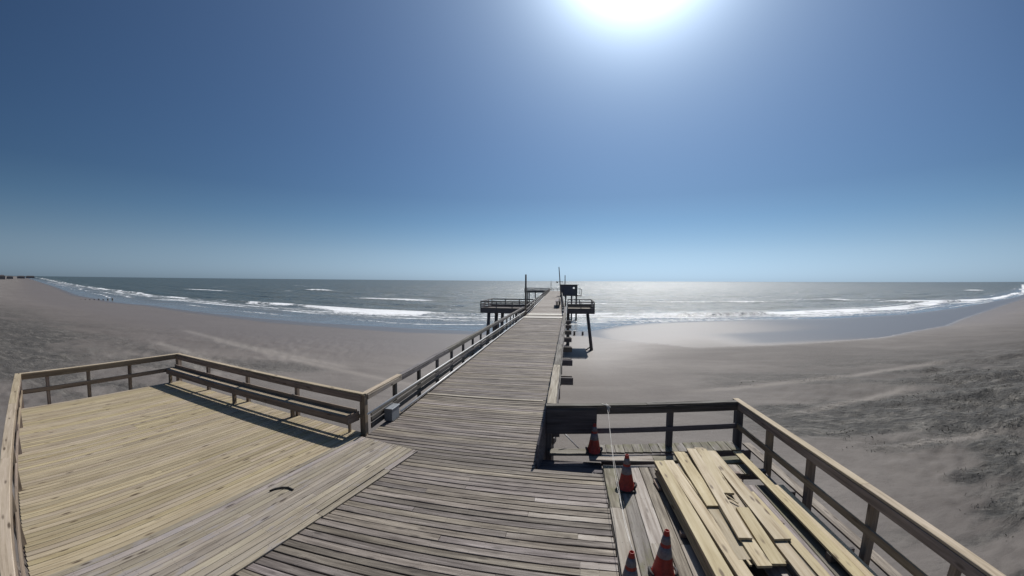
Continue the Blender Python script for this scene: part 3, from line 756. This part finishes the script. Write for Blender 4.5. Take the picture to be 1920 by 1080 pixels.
# the long bench against the front railing
bn = thing('bench', 'long brown timber bench along the front railing of the left deck', 'bench', D(5, -0.3, 0))
for (s0, s1) in ((0.12, 5.0), (5.004, 9.72)):
    RB(bn, 'back_board', D(s0, -0.10, 0.595), D(s1, -0.10, 0.595), 0.042, 0.14, M['rail'], seg=2, wear=0.002)
    RB(bn, 'seat_board', D(s0, -0.19, 0.531), D(s1, -0.19, 0.531), 0.125, 0.038, M['railtop'], seg=2, wear=0.002)
    RB(bn, 'seat_board', D(s0, -0.325, 0.531), D(s1, -0.325, 0.531), 0.135, 0.038, M['railtop'], seg=2, wear=0.002)
    RB(bn, 'apron', D(s0, -0.415, 0.455), D(s1, -0.415, 0.455), 0.040, 0.185, M['rail'])
for u_, w_ in ((0.36, 0.045), (2.62, 0.09), (5.2, 0.10), (9.6, 0.10)):
    RB(bn, 'leg', D(u_, -0.34 if u_ > 3 else -0.12, 0.0), D(u_, -0.34 if u_ > 3 else -0.12, 0.51), w_, 0.09, M['rail'])
    RB(bn, 'bracket', D(u_+0.08, -0.39, 0.43), D(u_+0.08, -0.04, 0.43), 0.045, 0.15, M['rail'])
RB(bn, 'end_block', D(0.13, -0.43, 0.47), D(0.13, -0.02, 0.47), 0.045, 0.24, M['rail'])

# short curved strip lying on the ageing planks
hs = link('strap', tube_mesh([(-5.37, 5.40, 0.05), (-5.33, 5.50, 0.055), (-5.24, 5.575, 0.055), (-5.12, 5.61, 0.055), (-4.99, 5.585, 0.05)], 0.017, 6, 'strap'), M['rubber'])
tag(hs, 'short curved black strap lying on the greying strip of the left deck', 'strap')

# ------------------------------------------------------------------ right platform
pf = thing('side_platform', 'small right platform of old mossy grey planks with gaps, left of and below the lumber', 'platform', (2.5, 6.5, 0))
def PB(name, p0, p1, w, h, mat, **k): return beam(name, p0, p1, w, h, mat, pf, **k)
x = 0.93; k = 0
ws = [0.27, 0.235, 0.27, 0.20, 0.26]
# planks running away from the camera
for i, w in enumerate(ws):
    mt = 'mossy' if i in (0, 1) else 'greylight' if i == 2 else 'grey'
    sp = [7.86, 0.8] if i % 2 else [7.86, (5.4 if i else 6.3), 0.8]
    for j in range(len(sp)-1):
        PB('plank', (x, sp[j]-0.004, -0.016+rnd.uniform(-.004, .004)), (x, sp[j+1]+0.004, -0.016), w-0.012, 0.04, M[mt if j == 0 else 'greylight'], seg=5, wear=0.01, var=i)
    x += w*0.5+(ws[i+1]*0.5 if i+1 < len(ws) else 0)
x = 2.21
for i in range(9):
    w = 0.235
    xx = x+i*w
    hi = 7.86
    sp = [(hi, 0.8)]
    if 3.45 < xx < 4.0: sp = [(8.02, 7.62), (7.18, 0.8)]
    for a_, b_ in sp:
        PB('plank', (xx, a_, -0.016+rnd.uniform(-.004, .004)), (xx, b_, -0.016), w-0.012, 0.04, M['mossy' if i % 2 else 'grey'], seg=4, wear=0.01, var=i)
# crosswise planks at the front
PB('plank', (0.52, 8.18, 0.0), (1.95, 8.22, 0.0), 0.27, 0.045, M['greylight'], seg=6, wear=0.014)
PB('plank', (1.96, 8.22, 0.0), (3.0, 8.28, 0.0), 0.27, 0.045, M['mossy'], seg=4, wear=0.014)
PB('plank', (3.05, 8.22, -0.03), (4.15, 8.34, -0.03), 0.34, 0.045, M['mossy'], seg=4, wear=0.014)
for i in range(17):
    xx = 0.62+i*0.215
    PB('plank', (xx, 8.44+0.125*(xx-0.4)*0.75, -0.02+rnd.uniform(-.006, .006)), (xx, 8.84+0.125*(xx-0.4), -0.02), 0.205, 0.04, M['mossy'], seg=3, wear=0.01, var=i % 4)
# the greenish ledge seen through the gap beside the pier
PB('ledger', (-0.40, 8.42, -0.03), (0.52, 8.52, -0.03), 0.27, 0.06, M['mossy'], seg=4, wear=0.01)
PB('ledger', (-0.60, 8.0, -0.16), (0.80, 8.0, -0.16), 0.50, 0.04, M['dark'], seg=3, wear=0.01)  # added dark board, stands in for the shade down in the gap
PB('ledger', (-0.6, 7.85, -0.30), (0.85, 7.85, -0.30), 0.06, 0.30, M['dark'])
for y_ in (1.5, 3.4, 5.3, 7.0, 7.93, 8.38):
    PB('joist', (0.82, y_, -0.16), (4.45, y_+ (0.5 if y_ > 8 else 0), -0.16), 0.05, 0.24, M['dark'])
PB('rim_board', (0.80, 0.8, -0.17), (0.80, 7.8, -0.17), 0.03, 0.26, M['dark'])
for (x_, y_) in ((1.0, 8.3), (4.2, 8.9), (4.3, 5.0), (1.0, 4.0), (4.3, 1.5)):
    pile(pf, x_, y_, -5.6, -0.29, 0.13)
# outer board along the right side
PB('edge_plank', (4.49, 9.2, -0.03), (4.72, 0.8, -0.03), 0.19, 0.045, M['grey'], seg=8, wear=0.012)

GR2 = 'old timber railings of the right platform'
f2 = thing('railing', 'dark weathered railing across the seaward end of the right platform above the farthest cone', 'railing', (2.0, 8.8, 0), GR2)
def F2(x, z, n=0.0): return (x, 8.58+0.128*(x+0.5)+n, z)
RB(f2, 'top_rail', F2(-0.50, 1.05), F2(1.9, 1.05), 0.17, 0.045, M['railold'], seg=5, wear=0.012)
RB(f2, 'top_rail', F2(1.905, 1.05), F2(4.25, 1.05), 0.17, 0.045, M['railold'], seg=5, wear=0.012)
RB(f2, 'rail', F2(-0.48, 0.94, -0.075), F2(4.2, 0.94, -0.075), 0.04, 0.16, M['dark'], seg=3, wear=0.006)
RB(f2, 'mid_rail', F2(-0.48, 0.44, -0.075), F2(4.2, 0.47, -0.075), 0.04, 0.13, M['dark'], seg=3, wear=0.006)
for x_ in (-0.42, 2.49, 4.25):
    w = 0.17 if x_ > 4 else 0.14
    RB(f2, 'post', F2(x_, -0.3), F2(x_, 1.03), w, w, M['dark'])
RB(f2, 'panel', F2(-0.48, 0.69, -0.11), F2(0.70, 0.69, -0.11), 0.022, 0.60, M['dark'])
RB(f2, 'bracket', F2(-0.33, 0.36, -0.05), F2(-0.17, 0.36, -0.05), 0.05, 0.13, M['dark'])
gp = thing('gate', 'dark solid board panel closing the corner between the pier edge and the right platform railing', 'gate panel', (-0.58, 8.1, 0))
# sloping side panel between the end of the pier rail and the deck corner
V = [(-0.50, 8.60, 1.02), (-0.47, 8.60, 1.02), (-0.66, 7.70, 0.0), (-0.62, 7.70, 0.0), (-0.50, 8.60, -0.3), (-0.47, 8.60, -0.3), (-0.66, 7.70, -0.3), (-0.62, 7.70, -0.3), (-0.645, 7.78, 0.42), (-0.605, 7.78, 0.42)]
F = [(0, 1, 9, 8), (8, 9, 3, 2), (2, 3, 7, 6), (1, 0, 4, 5), (0, 8, 2, 6, 4), (1, 5, 7, 3, 9), (4, 6, 7, 5)]
V = [(a+0.58, b_-8.1, c) for a, b_, c in V]
link('board', pydata('board', V, F), M['dark'], gp)

s2 = thing('railing', 'brown timber railing with a pale cap along the right-hand side of the right platform', 'railing', (4.3, 5.5, 0), GR2)
def S2(y, z, n=0.0): return (4.245+(9.25-y)*0.034+n, y, z)
RB(s2, 'top_rail', S2(9.37, 1.055), S2(5.2, 1.055), 0.15, 0.042, M['railtop'], seg=3, wear=0.004)
RB(s2, 'top_rail', S2(5.195, 1.055), S2(0.9, 1.055), 0.15, 0.042, M['railtop'], seg=3, wear=0.004)
RB(s2, 'rail', S2(9.2, 0.95, -0.055), S2(0.9, 0.95, -0.055), 0.04, 0.15, M['rail'])
RB(s2, 'mid_rail', S2(9.1, 0.47, -0.055), S2(0.9, 0.47, -0.055), 0.04, 0.13, M['rail'])
for y_ in (7.82, 6.47, 5.0, 3.5, 2.0):
    RB(s2, 'post', S2(y_, -0.3, 0.02), S2(y_, 1.03, 0.02), 0.12, 0.12, M['rail'])
# white rod leaning behind the railing
rod = link('rod', tube_mesh([(-0.11, 8.80, 0.34), (0.33, 8.74, -0.08)], 0.016, 8, 'rod'), M['pvc'])
tag(rod, 'thin white rod slanting below the dark panel beside the nearest cone to the sea', 'rod')

# ------------------------------------------------------------------ lumber
GL = 'new boards stacked on the right platform'
def lumber(p0, p1, z, w, label, th=0.038, mat='lumber', cut=0.0):
    o = beam('lumber_board', (p0[0], p0[1], z-th/2), (p1[0], p1[1], z-th/2), w, th, M[mat], None, seg=2, wear=0.0015, ch=0.003, var=rnd.randint(0, 99))
    tag(o, label, 'board', GL); return o
lumber((1.925, 7.53), (2.085, 3.0), 0.31, 0.225, 'leftmost long new board on top of the lumber pile')
lumber((2.115, 7.56), (2.385, 3.0), 0.31, 0.195, 'long new board beside the leftmost one on the lumber pile')
lumber((2.235, 7.40), (2.455, 4.6), 0.31, 0.034, 'narrow new strip in the dark gap of the lumber pile', th=0.03)
lumber((2.42, 7.88), (2.435, 5.90), 0.352, 0.235, 'short new board whose near end stops halfway along the lumber pile')
lumber((2.70, 7.96), (2.565, 5.04), 0.392, 0.195, 'new board raised on the pile ending in a square step left of centre')
lumber((2.915, 7.97), (2.785, 6.22), 0.392, 0.215, 'short new board ending at the ragged dark break in the pile')
lumber((3.10, 7.95), (3.12, 5.06), 0.354, 0.245, 'new board on the right of the pile ending in a small dark notch')
lumber((2.875, 5.86), (2.805, 4.56), 0.352, 0.20, 'new board coming out of the near side of the ragged break')
lumber((2.60, 6.6), (2.605, 4.53), 0.350, 0.20, 'new board under the square step, ending in a dark edge near the camera')
lumber((3.085, 5.9), (3.10, 2.9), 0.312, 0.19, 'near new board right of the pale sheet at the bottom of the photo')
lumber((3.245, 6.4), (3.36, 2.9), 0.313, 0.15, 'rightmost new board of the main lumber pile')
lumber((2.84, 6.9), (2.86, 2.9), 0.16, 0.30, 'pale sheet showing at the bottom of the pile near the camera', th=0.02, mat='greylight')
lumber((3.88, 8.36), (3.93, 3.0), 0.16, 0.17, 'long new board lying alone beside the right railing')
lumber((4.058, 6.9), (4.105, 3.0), 0.16, 0.168, 'second new board against the right railing, starting farther back')
for j, z_ in enumerate((0.271, 0.232, 0.193, 0.154, 0.115)):
    lumber((1.93+0.012*((j*3) % 4-1), 7.50-0.09*(j % 3)), (2.09, 2.9), z_, 0.215, '%s board from the top in the dark left side of the lumber pile' % ('second', 'third', 'fourth', 'fifth', 'lowest')[j], mat='new')
    if j < 3: lumber((2.12, 7.46-0.11*(j % 2)), (2.38, 2.9), z_, 0.185, '%s board below the second long board from the left of the pile' % ('first', 'second', 'third')[j], mat='new')
for i, (x_, w_, ys2) in enumerate(((2.42, 0.22, 7.84), (2.66, 0.22, 7.9), (2.90, 0.21, 8.14), (3.12, 0.20, 7.9))):
    for j, z_ in enumerate((0.312, 0.272)):
        if i == 2 and j == 0: lumber((x_+0.05, 8.2), (x_-0.08, 5.0), z_, w_, 'board end sticking out darkest at the far end of the pile', mat='new'); continue
        lumber((x_+0.02*j, ys2-0.05*j), (x_+(0.02 if i < 3 else 0.1), 4.7 if i in (0, 1, 2) else 5.3), z_, w_, '%s board %s the %s' % (('upper', 'lower')[j], 'of the pair under', ('halfway board', 'raised stepped board', 'ragged break', 'notched board')[i]), mat='new')
for i, y_ in enumerate((7.2, 5.6, 3.9)):
    o = beam('bearer', (1.82, y_, 0.04), (3.50, y_+0.05, 0.04), 0.09, 0.07, M['rail'], None)
    tag(o, ('cross bearer under the far end of the lumber pile', 'cross bearer under the middle of the lumber pile', 'cross bearer under the near end of the lumber pile')[i], 'timber bearer')
    o = beam('bearer', (2.50, y_+0.02, 0.153), (3.45, y_+0.05, 0.153), 0.09, 0.155 if i < 2 else 0.09, M['rail'], None)
    tag(o, ('upper block on the far cross bearer of the lumber pile', 'upper block on the middle cross bearer of the lumber pile', 'upper block on the near cross bearer of the lumber pile')[i], 'timber bearer')
for i, y_ in enumerate((7.55, 5.0)):
    o = beam('bearer', (3.81, y_, 0.065), (4.12, y_+0.02, 0.065), 0.12, 0.11, M['dark'], None)
    tag(o, ('short dark block under the far end of the two boards by the railing', 'dark block under the middle of the two boards by the railing')[i], 'timber bearer')
o = beam('offcut', (1.77, 7.22, 0.04), (1.80, 6.9, 0.04), 0.06, 0.05, M['rail'], None); tag(o, 'small timber offcut poking out left of the lumber pile', 'offcut')
o = beam('offcut', (2.74, 6.18, 0.37), (2.86, 5.98, 0.35), 0.03, 0.02, M['lumber'], None); tag(o, 'splintered sliver lying in the ragged break of the lumber', 'offcut')

# ------------------------------------------------------------------ cones
GC = 'traffic cones on the right platform'
def cone_parts(label, loc, rz, tilt=(0, 0)):
    t0 = thing('traffic_cone', label, 'traffic cone', loc, GC, rz)
    return t0
def r_at(z): return 0.032+(0.70-z)/(0.70-0.035)*(0.150-0.032)+(0.012 if z < 0.28 else 0)*(1-max(0, z)/0.28)
body = lathe([(r_at(0.035)+0.012, 0.036), (r_at(0.05), 0.052), (r_at(0.2), 0.2), (r_at(0.45), 0.45), (r_at(0.69), 0.69), (0.032, 0.70), (0.026, 0.703), (0.023, 0.695), (0.024, 0.60), (0.10, 0.10)], 32, 'cone_body')
c1 = lathe([(r_at(0.33)+0.001, 0.33), (r_at(0.33)+0.0035, 0.332), (r_at(0.48)+0.0035, 0.478), (r_at(0.48)+0.001, 0.48)], 32, 'collar')
c2 = lathe([(r_at(0.525)+0.001, 0.525), (r_at(0.525)+0.0035, 0.527), (r_at(0.635)+0.0035, 0.633), (r_at(0.635)+0.001, 0.635)], 32, 'collar')
def base_mesh():
    V, F = [], []
    s = 0.178; n = 24
    ring = []
    for k in range(n):          # rounded square with two lobed sides
        a = 2*math.pi*k/n
        c_, s_ = math.cos(a), math.sin(a)
        q = (abs(c_)**6+abs(s_)**6)**(-1/6.0)
        ring.append((c_*q*s*0.98, s_*q*s*0.94))
    for z, f in ((0.0, 1.0), (0.02, 1.0), (0.034, 0.95), (0.04, 0.82)):
        for (x_, y_) in ring: V.append((x_*f, y_*f, z))
    for i in range(3):
        for k in range(n): F.append((i*n+k, i*n+(k+1) % n, (i+1)*n+(k+1) % n, (i+1)*n+k))
    F.append(tuple(range(n-1, -1, -1))); F.append(tuple(3*n+k for k in range(n)))
    return pydata('cone_base', V, F)
cb = base_mesh()
def handle_mesh(sx):
    pts = [(sx*0.135, -0.075, 0.045), (sx*0.165, -0.07, 0.085), (sx*0.18, -0.03, 0.10), (sx*0.18, 0.03, 0.10), (sx*0.165, 0.07, 0.085), (sx*0.135, 0.075, 0.045)]
    return tube_mesh(pts, 0.022, 8, 'cone_handle')
h1, h2 = handle_mesh(1), handle_mesh(-1)
proto = cone_parts('orange cone standing farthest away, in front of the dark panel', (0.64, 8.40, 0.025), 0.05)
link('base', cb, M['rubber'], proto); link('body', body, M['cone'], proto)
link('collar', c1, M['collar'], proto); link('collar', c2, M['collar'], proto)
link('handle', h1, M['rubber'], proto); link('handle', h2, M['rubber'], proto)
for (lab, loc, rz, tl) in (('orange cone behind the strings, left of the far end of the lumber', (1.17, 6.94, 0.008), -0.06, (0.02, -0.02)),
                       ('largest orange cone, close to the camera beside the lumber pile', (1.345, 4.72, 0.008), 0.1, (0.0, 0.02)),
                       ('near orange cone where the strings end, left of the largest cone', (0.83, 4.28, 0.008), -0.15, (0.01, 0.0))):
    r2 = proto.copy(); C.objects.link(r2); r2.location = loc; r2.rotation_euler = (tl[0], tl[1], rz); r2['label'] = lab
    for ch_ in list(proto.children):
        c_ = ch_.copy(); C.objects.link(c_); c_.parent = r2
# strings from the railing to the nearer cones
def sag(p, q, s, n=14, wob=0.0):
    out = []
    for i in range(n+1):
        f = i/n; v = Vector(p).lerp(Vector(q), f); v.z -= s*4*f*(1-f); v.x += wob*math.sin(f*9); out.append(v)
    return out
st = thing('string', 'pale doubled string tied to the dark front railing and hanging down to the nearest cone', 'string', (0.95, 8.6, 1.1))
for i, (a_, b_, s_, w_) in enumerate((((0.93, 8.66, 1.09), (0.83, 4.30, 0.72), 0.30, 0.012), ((0.96, 8.66, 1.09), (0.86, 4.30, 0.70), 0.42, -0.015))):
    link('strand', tube_mesh([v-Vector(st.location) for v in sag(a_, b_, s_, 16, w_)], 0.0035, 5, 'strand'), M['string'], st)
link('knot', tube_mesh([(-0.13, 0.08, 0.0), (-0.05, -0.03, 0.015), (0.0, -0.05, -0.01), (0.02, -0.09, -0.09), (0.03, -0.085, -0.14)], 0.013, 6, 'knot'), M['string'], st)
link('knot', tube_mesh([(-0.03, 0.08, 0.0), (0.0, -0.03, 0.015), (0.05, -0.06, -0.02), (0.0, -0.08, -0.06)], 0.011, 6, 'knot'), M['string'], st)

# ------------------------------------------------------------------ fishing platforms
def brace(tp, a_, b_): beam('brace', a_, b_, 0.08, 0.16, M['pile'], tp)
def fishing_platform(label, x0, x1, y0, y1, z, open_side, piles, nposts=4, rails=(1.15, 0.78, 0.50, 0.24)):
    tp = thing('fishing_platform', label, 'pier platform', ((x0+x1)/2, y0, z))
    V, F = [], []
    yy = y0
    while yy < y1:
        add_box(V, F, x0, x1, yy, yy+0.22, z-0.04, z+rnd.uniform(-.004, .004)); yy += 0.24
    V = [(a-(x0+x1)/2, b_-y0, c-z) for a, b_, c in V]
    o = link('planking', pydata('planking', V, F), M['grey'], tp); tag(o, kind='stuff')
    for (a_, b_) in (((x0, y0), (x1, y0)), ((x0, y1), (x1, y1)), ((x0, y0), (x0, y1)), ((x1, y0), (x1, y1))):
        beam('fascia', (a_[0], a_[1], z-0.12), (b_[0], b_[1], z-0.12), 0.08, 0.62, M['pile'], tp)
    sides = [((x0, y0), (x1, y0)), ((x0, y1), (x1, y1))]
    sides.append(((x0, y0), (x0, y1)) if open_side == 'r' else ((x1, y0), (x1, y1)))
    for (a_, b_) in sides:
        for rz_ in rails:
            beam('rail', (a_[0], a_[1], z+rz_), (b_[0], b_[1], z+rz_), 0.11, 0.13 if rz_ != rails[0] else 0.15, M['pile'], tp)
        for i in range(nposts):
            f = i/(nposts-1)
            px, py = a_[0]+(b_[0]-a_[0])*f, a_[1]+(b_[1]-a_[1])*f
            beam('post', (px, py, z-0.4), (px, py, z+rails[0]), 0.13, 0.13, M['pile'], tp)
    for (px, py, zb, lx, ly) in piles:
        pile(tp, px, py, zb, z-0.4, 0.22, (lx, ly))
    return tp
fishing_platform('near left fishing platform on leaning round pilings over the swash', -12.0, -5.5, 49.6, 57.0, 0.0, 'r',
                 [(-11.0, 50.2, -7.2, -0.3, 0), (-10.0, 50.4, -7.2, -0.2, 0), (-9.1, 50.3, -7.2, -0.3, 0), (-11.0, 56, -7.6, -0.3, 0), (-8, 56, -7.6, 0, 0), (-6.2, 50.3, -7, 0, 0)])
fishing_platform('near right fishing platform standing on one stout outer piling', -0.2, 3.45, 50.6, 57.5, -0.02, 'l',
                 [(2.55, 51.0, -7.2, 0.85, 0.3), (-0.1, 51.2, -7.2, 0, 0), (-0.1, 57, -7.6, 0, 0)], nposts=3); tpr = [o for o in C.objects if o.name.startswith('fishing_platform')][-1]; brace(tpr, (2.35, 51.2, -5.55), (3.2, 51.3, -4.95)); brace(tpr, (2.5, 51.2, -5.8), (3.3, 51.3, -5.3))
fishing_platform('far left end platform of the pier, low on the horizon', -17.0, -7.8, 141, 149, 0.0, 'r', [(-16, 142, -9.5, 0, 0), (-13, 142, -9.5, 0, 0), (-10, 142, -9.5, 0, 0), (-16, 148, -9.5, 0, 0)], rails=(1.2, 0.7, 0.3))
ep = thing('end_railing', 'railing closing the far end of the pier against the glittering sea', 'railing', (-5.5, 149, 0))
for z_ in (1.15, 0.6): beam('rail', (-8.0, 149, z_), (-3.2, 149, z_), 0.12, 0.14, M['pile'], ep)
for x_ in (-8.0, -6.4, -4.8, -3.3): beam('post', (x_, 149, -0.4), (x_, 149, 1.1), 0.14, 0.14, M['pile'], ep)

# shed on stilts beside the pier
sh = thing('shed', 'dark wooden shed on stilts right of the pier, with one bright square window', 'shed', (-0.2, 97, 0.4))
sx0, sx1, sy0, sy1, sz0, sz1 = -2.3, 2.15, 96.5, 100.5, 0.35, 2.95
# front wall in pieces round the opening
def SB(name, x0, x1, y0, y1, z0, z1, mat, parent=sh):
    V, F = [], []; add_box(V, F, x0, x1, y0, y1, z0, z1)
    V = [(a-sh.location.x, b_-sh.location.y, c-sh.location.z) for a, b_, c in V]
    return link(name, pydata(name, V, F), mat, parent)
wx0, wx1, wz0, wz1 = 0.95, 1.5, 1.95, 2.45
SB('wall', sx0, wx0, sy0, sy0+0.1, sz0, sz1, M['shed']); SB('wall', wx1, sx1, sy0, sy0+0.1, sz0, sz1, M['shed'])
SB('wall', wx0, wx1, sy0, sy0+0.1, sz0, wz0, M['shed']); SB('wall', wx0, wx1, sy0, sy0+0.1, wz1, sz1, M['shed'])
SB('wall', sx0, wx0, sy1-0.1, sy1, sz0, sz1, M['shed']); SB('wall', wx1, sx1, sy1-0.1, sy1, sz0, sz1, M['shed'])
SB('wall', wx0, wx1, sy1-0.1, sy1, sz0, wz0, M['shed']); SB('wall', wx0, wx1, sy1-0.1, sy1, wz1, sz1, M['shed'])
SB('wall', sx1-0.1, sx1, sy0+0.1, sy1-0.1, sz0, sz1, M['shed']); SB('wall', sx0, sx0+0.1, sy0+0.1, sy1-0.1, sz0, sz1, M['shed'])
SB('floor', sx0-0.1, sx1+0.1, sy0-0.1, sy1+0.1, sz0-0.22, sz0-0.002, M['pile'])
SB('roof', sx0-0.25, sx1+0.25, sy0-0.3, sy1+0.3, sz1+0.002, sz1+0.16, M['roofing'])
SB('door_frame', -1.5, -1.4, sy0-0.05, sy0-0.002, sz0, 2.5, M['pile'])
for (x_, y_) in ((-0.9, 97.2), (0.65, 97.2), (1.9, 97.2), (0.65, 100), (1.9, 100)):
    pile(sh, x_, y_, -9.5, sz0-0.2, 0.2)
beam('balcony_rail', (2.35, 96.6, 2.05), (3.15, 96.6, 1.95), 0.12, 0.14, M['pile'], sh)
beam('balcony_post', (3.15, 96.6, 0.1), (3.15, 96.6, 1.95), 0.14, 0.14, M['pile'], sh)
beam('balcony_post', (2.75, 96.6, 0.1), (2.75, 96.6, 1.95), 0.10, 0.10, M['pile'], sh)
beam('balcony_floor', (2.26, 97.5, 0.2), (3.3, 97.5, 0.2), 2.0, 0.16, M['pile'], sh)

# poles
GP = 'poles along the pier'
def pole(label, x, y, z0, z1, r, lean=(0, 0)):
    o = link('pole', tube_mesh([(0, 0, 0), (lean[0], lean[1], z1-z0)], r, 10, 'pole', 0.75), M['pile'], None, (x, y, z0)); tag(o, label, 'pole', GP); return o
pole('tall straight pole on the left railing beside the pale step edges', -5.05, 43.0, -0.4, 4.75, 0.13)
p2 = thing('light_pole', 'tallest pole, leaning slightly left beside the shed, with a lamp arm', 'pole', (-2.1, 95.0, 0), GP)
link('post', tube_mesh([(0, 0, 0), (-0.55, 0, 7.6)], 0.16, 10, 'post', 0.7), M['pile'], p2)
link('arm', tube_mesh([(-1.0, 0, 3.75), (0.35, 0, 3.9)], 0.05, 6, 'arm'), M['darkmetal'], p2)
link('lamp_head', lathe([(0.01, 0.25), (0.16, 0.22), (0.26, 0.02), (0.24, -0.10), (0.02, -0.12)], 12, 'lamp_head'), M['darkmetal'], p2, (-1.05, 0, 3.7), (0.2, 0.9, 0))
link('lamp_head', lathe([(0.01, 0.14), (0.10, 0.12), (0.15, 0.0), (0.02, -0.08)], 12, 'lamp_head'), M['darkmetal'], p2, (0.38, 0, 3.75), (0.1, -0.7, 0))
pole('pole rising behind the roof of the shed', -1.15, 101.5, -0.4, 5.6, 0.15)
pole('short thin pole at the seaward end of the pier', -7.3, 148.5, -0.4, 4.1, 0.13)
# fish-cleaning stand at the right railing of the far pier
fs = thing('cleaning_table', 'dark fish cleaning stand against the right railing before the shed', 'table', (-1.6, 56, 0))
beam('top', (-1.75, 54.6, 0.98), (-2.0, 63.0, 0.98), 0.55, 0.08, M['pile'], fs)
for y_ in (54.8, 58.6, 62.6):
    beam('leg', (-1.9, y_, 0.0), (-1.9, y_, 0.94), 0.10, 0.10, M['pile'], fs); beam('leg', (-1.5, y_, 0.0), (-1.5, y_, 0.94), 0.10, 0.10, M['pile'], fs)
beam('back_panel', (-1.42, 54.7, 0.8), (-1.65, 63.0, 0.8), 0.05, 1.4, M['dark'], fs)

# stumps and groyne posts on the sand
for i, (x_, y_, h_) in enumerate(((1.05, 69.0, 1.1), (2.6, 69.4, 0.95))):
    o = link('piling_stump', tube_mesh([(0, 0, 0), (0.02, 0, h_)], 0.2, 10, 'piling_stump', 0.9), M['pile'], None, (x_, y_, -6.35))
    tag(o, ('old piling stump in the shallows, close beside the pier edge', 'old piling stump in the shallows, farther from the pier edge')[i], 'piling stump')
gy = thing('groyne', 'short row of dark timber stubs on the left beach below the surf', 'groyne', (-200, 103, -6.2))
for i in range(9):
    f = i/8; px = -206+11*f; py = 98+9.5*f; h_ = 0.25+0.75*f*(0.6+0.4*((i*7) % 3)/2)
    link('stub', tube_mesh([(0, 0, 0), (0.03, 0, h_+0.4)], 0.32, 8, 'stub', 0.85), M['dark'], gy, (px+200, py-103, -0.4))

# houses far along the left coast
for i, (a_, rr0, w_, h_) in enumerate(((-71.0, 1230, 14, 7.0), (-71.9, 1100, 17, 8.5), (-72.7, 980, 14, 10.5), (-69.9, 1500, 20, 7.5), (-69.0, 1800, 26, 8), (-74.0, 900, 18, 9))):
    x_, y_ = rr0*math.sin(R(a_)), rr0*math.cos(R(a_))
    hz = -3.4
    labs = ('low dark house on the far left coast, nearest the surf end of the cluster', 'dark house in the middle of the far left cluster', 'tallest dark house of the far left cluster', 'faint distant house right of the far left cluster', 'faintest wide house farthest along the left coast', 'dark house at the very left edge of the photo')
    hs_ = thing('beach_house', labs[i], 'house', (x_, y_, hz), 'houses far along the left coast', -R(a_))
    V, F = [], []; add_box(V, F, -w_/2, w_/2, -6, 6, 0, h_*0.7); link('wall', pydata('wall', V, F), M['farwall'], hs_)
    V = [(-w_/2-.8, -7, h_*0.7), (w_/2+.8, -7, h_*0.7), (w_/2+.8, 7, h_*0.7), (-w_/2-.8, 7, h_*0.7), (-w_/2+3, 0, h_), (w_/2-3, 0, h_)]
    link('roof', pydata('roof', V, [(0, 1, 5, 4), (1, 2, 5), (2, 3, 4, 5), (3, 0, 4), (0, 3, 2, 1)]), M['farroof'], hs_)


# ------------------------------------------------------------------ wrack and dune grass on the right-hand sand
gv, gf = [], []
gr = random.Random(5)
cand = []
for i in range(9000):
    x_ = gr.uniform(15, 75); y_ = gr.uniform(-8, 34)
    cand.append((x_, y_))
cx_ = np.array([c[0] for c in cand]); cy_ = np.array([c[1] for c in cand])
cz_ = beach_z(cx_, cy_, np.hypot(cx_, cy_))
den = fbm(cx_*0.10+3, cy_*0.34+7, 5)
for i in range(len(cand)):
    if not (0.47 < den[i] < 0.60) or gr.random() < 0.72-0.3*min(1, (cx_[i]-15)/30): continue
    for k in range(gr.randint(4, 8)):
        a_ = gr.uniform(0, 6.28); l_ = gr.uniform(0.06, 0.20); w_ = gr.uniform(0.005, 0.013)
        bx, by = cx_[i]+gr.gauss(0, 0.30), cy_[i]+gr.gauss(0, 0.18)
        dx, dy = math.cos(a_), math.sin(a_)
        n = len(gv); z0 = cz_[i]-0.03
        ln = gr.uniform(0.3, 1.0)
        gv += [(bx-dy*w_, by+dx*w_, z0), (bx+dy*w_, by-dx*w_, z0), (bx+dx*l_*ln*0.5+dy*w_*.7, by+dy*l_*ln*0.5-dx*w_*.7, z0+l_*0.7), (bx+dx*l_*ln, by+dy*l_*ln, z0+l_*(1.25-ln*0.6))]
        gf += [(n, n+1, n+2), (n, n+2, n+3)]
M['grass'] = plain('dry_grass', (0.075, 0.075, 0.05), 0.8, nscale=0.5, namp=0.3)
o = link('dune_grass', pydata('dune_grass', gv, gf), M['grass']); tag(o, kind='stuff')
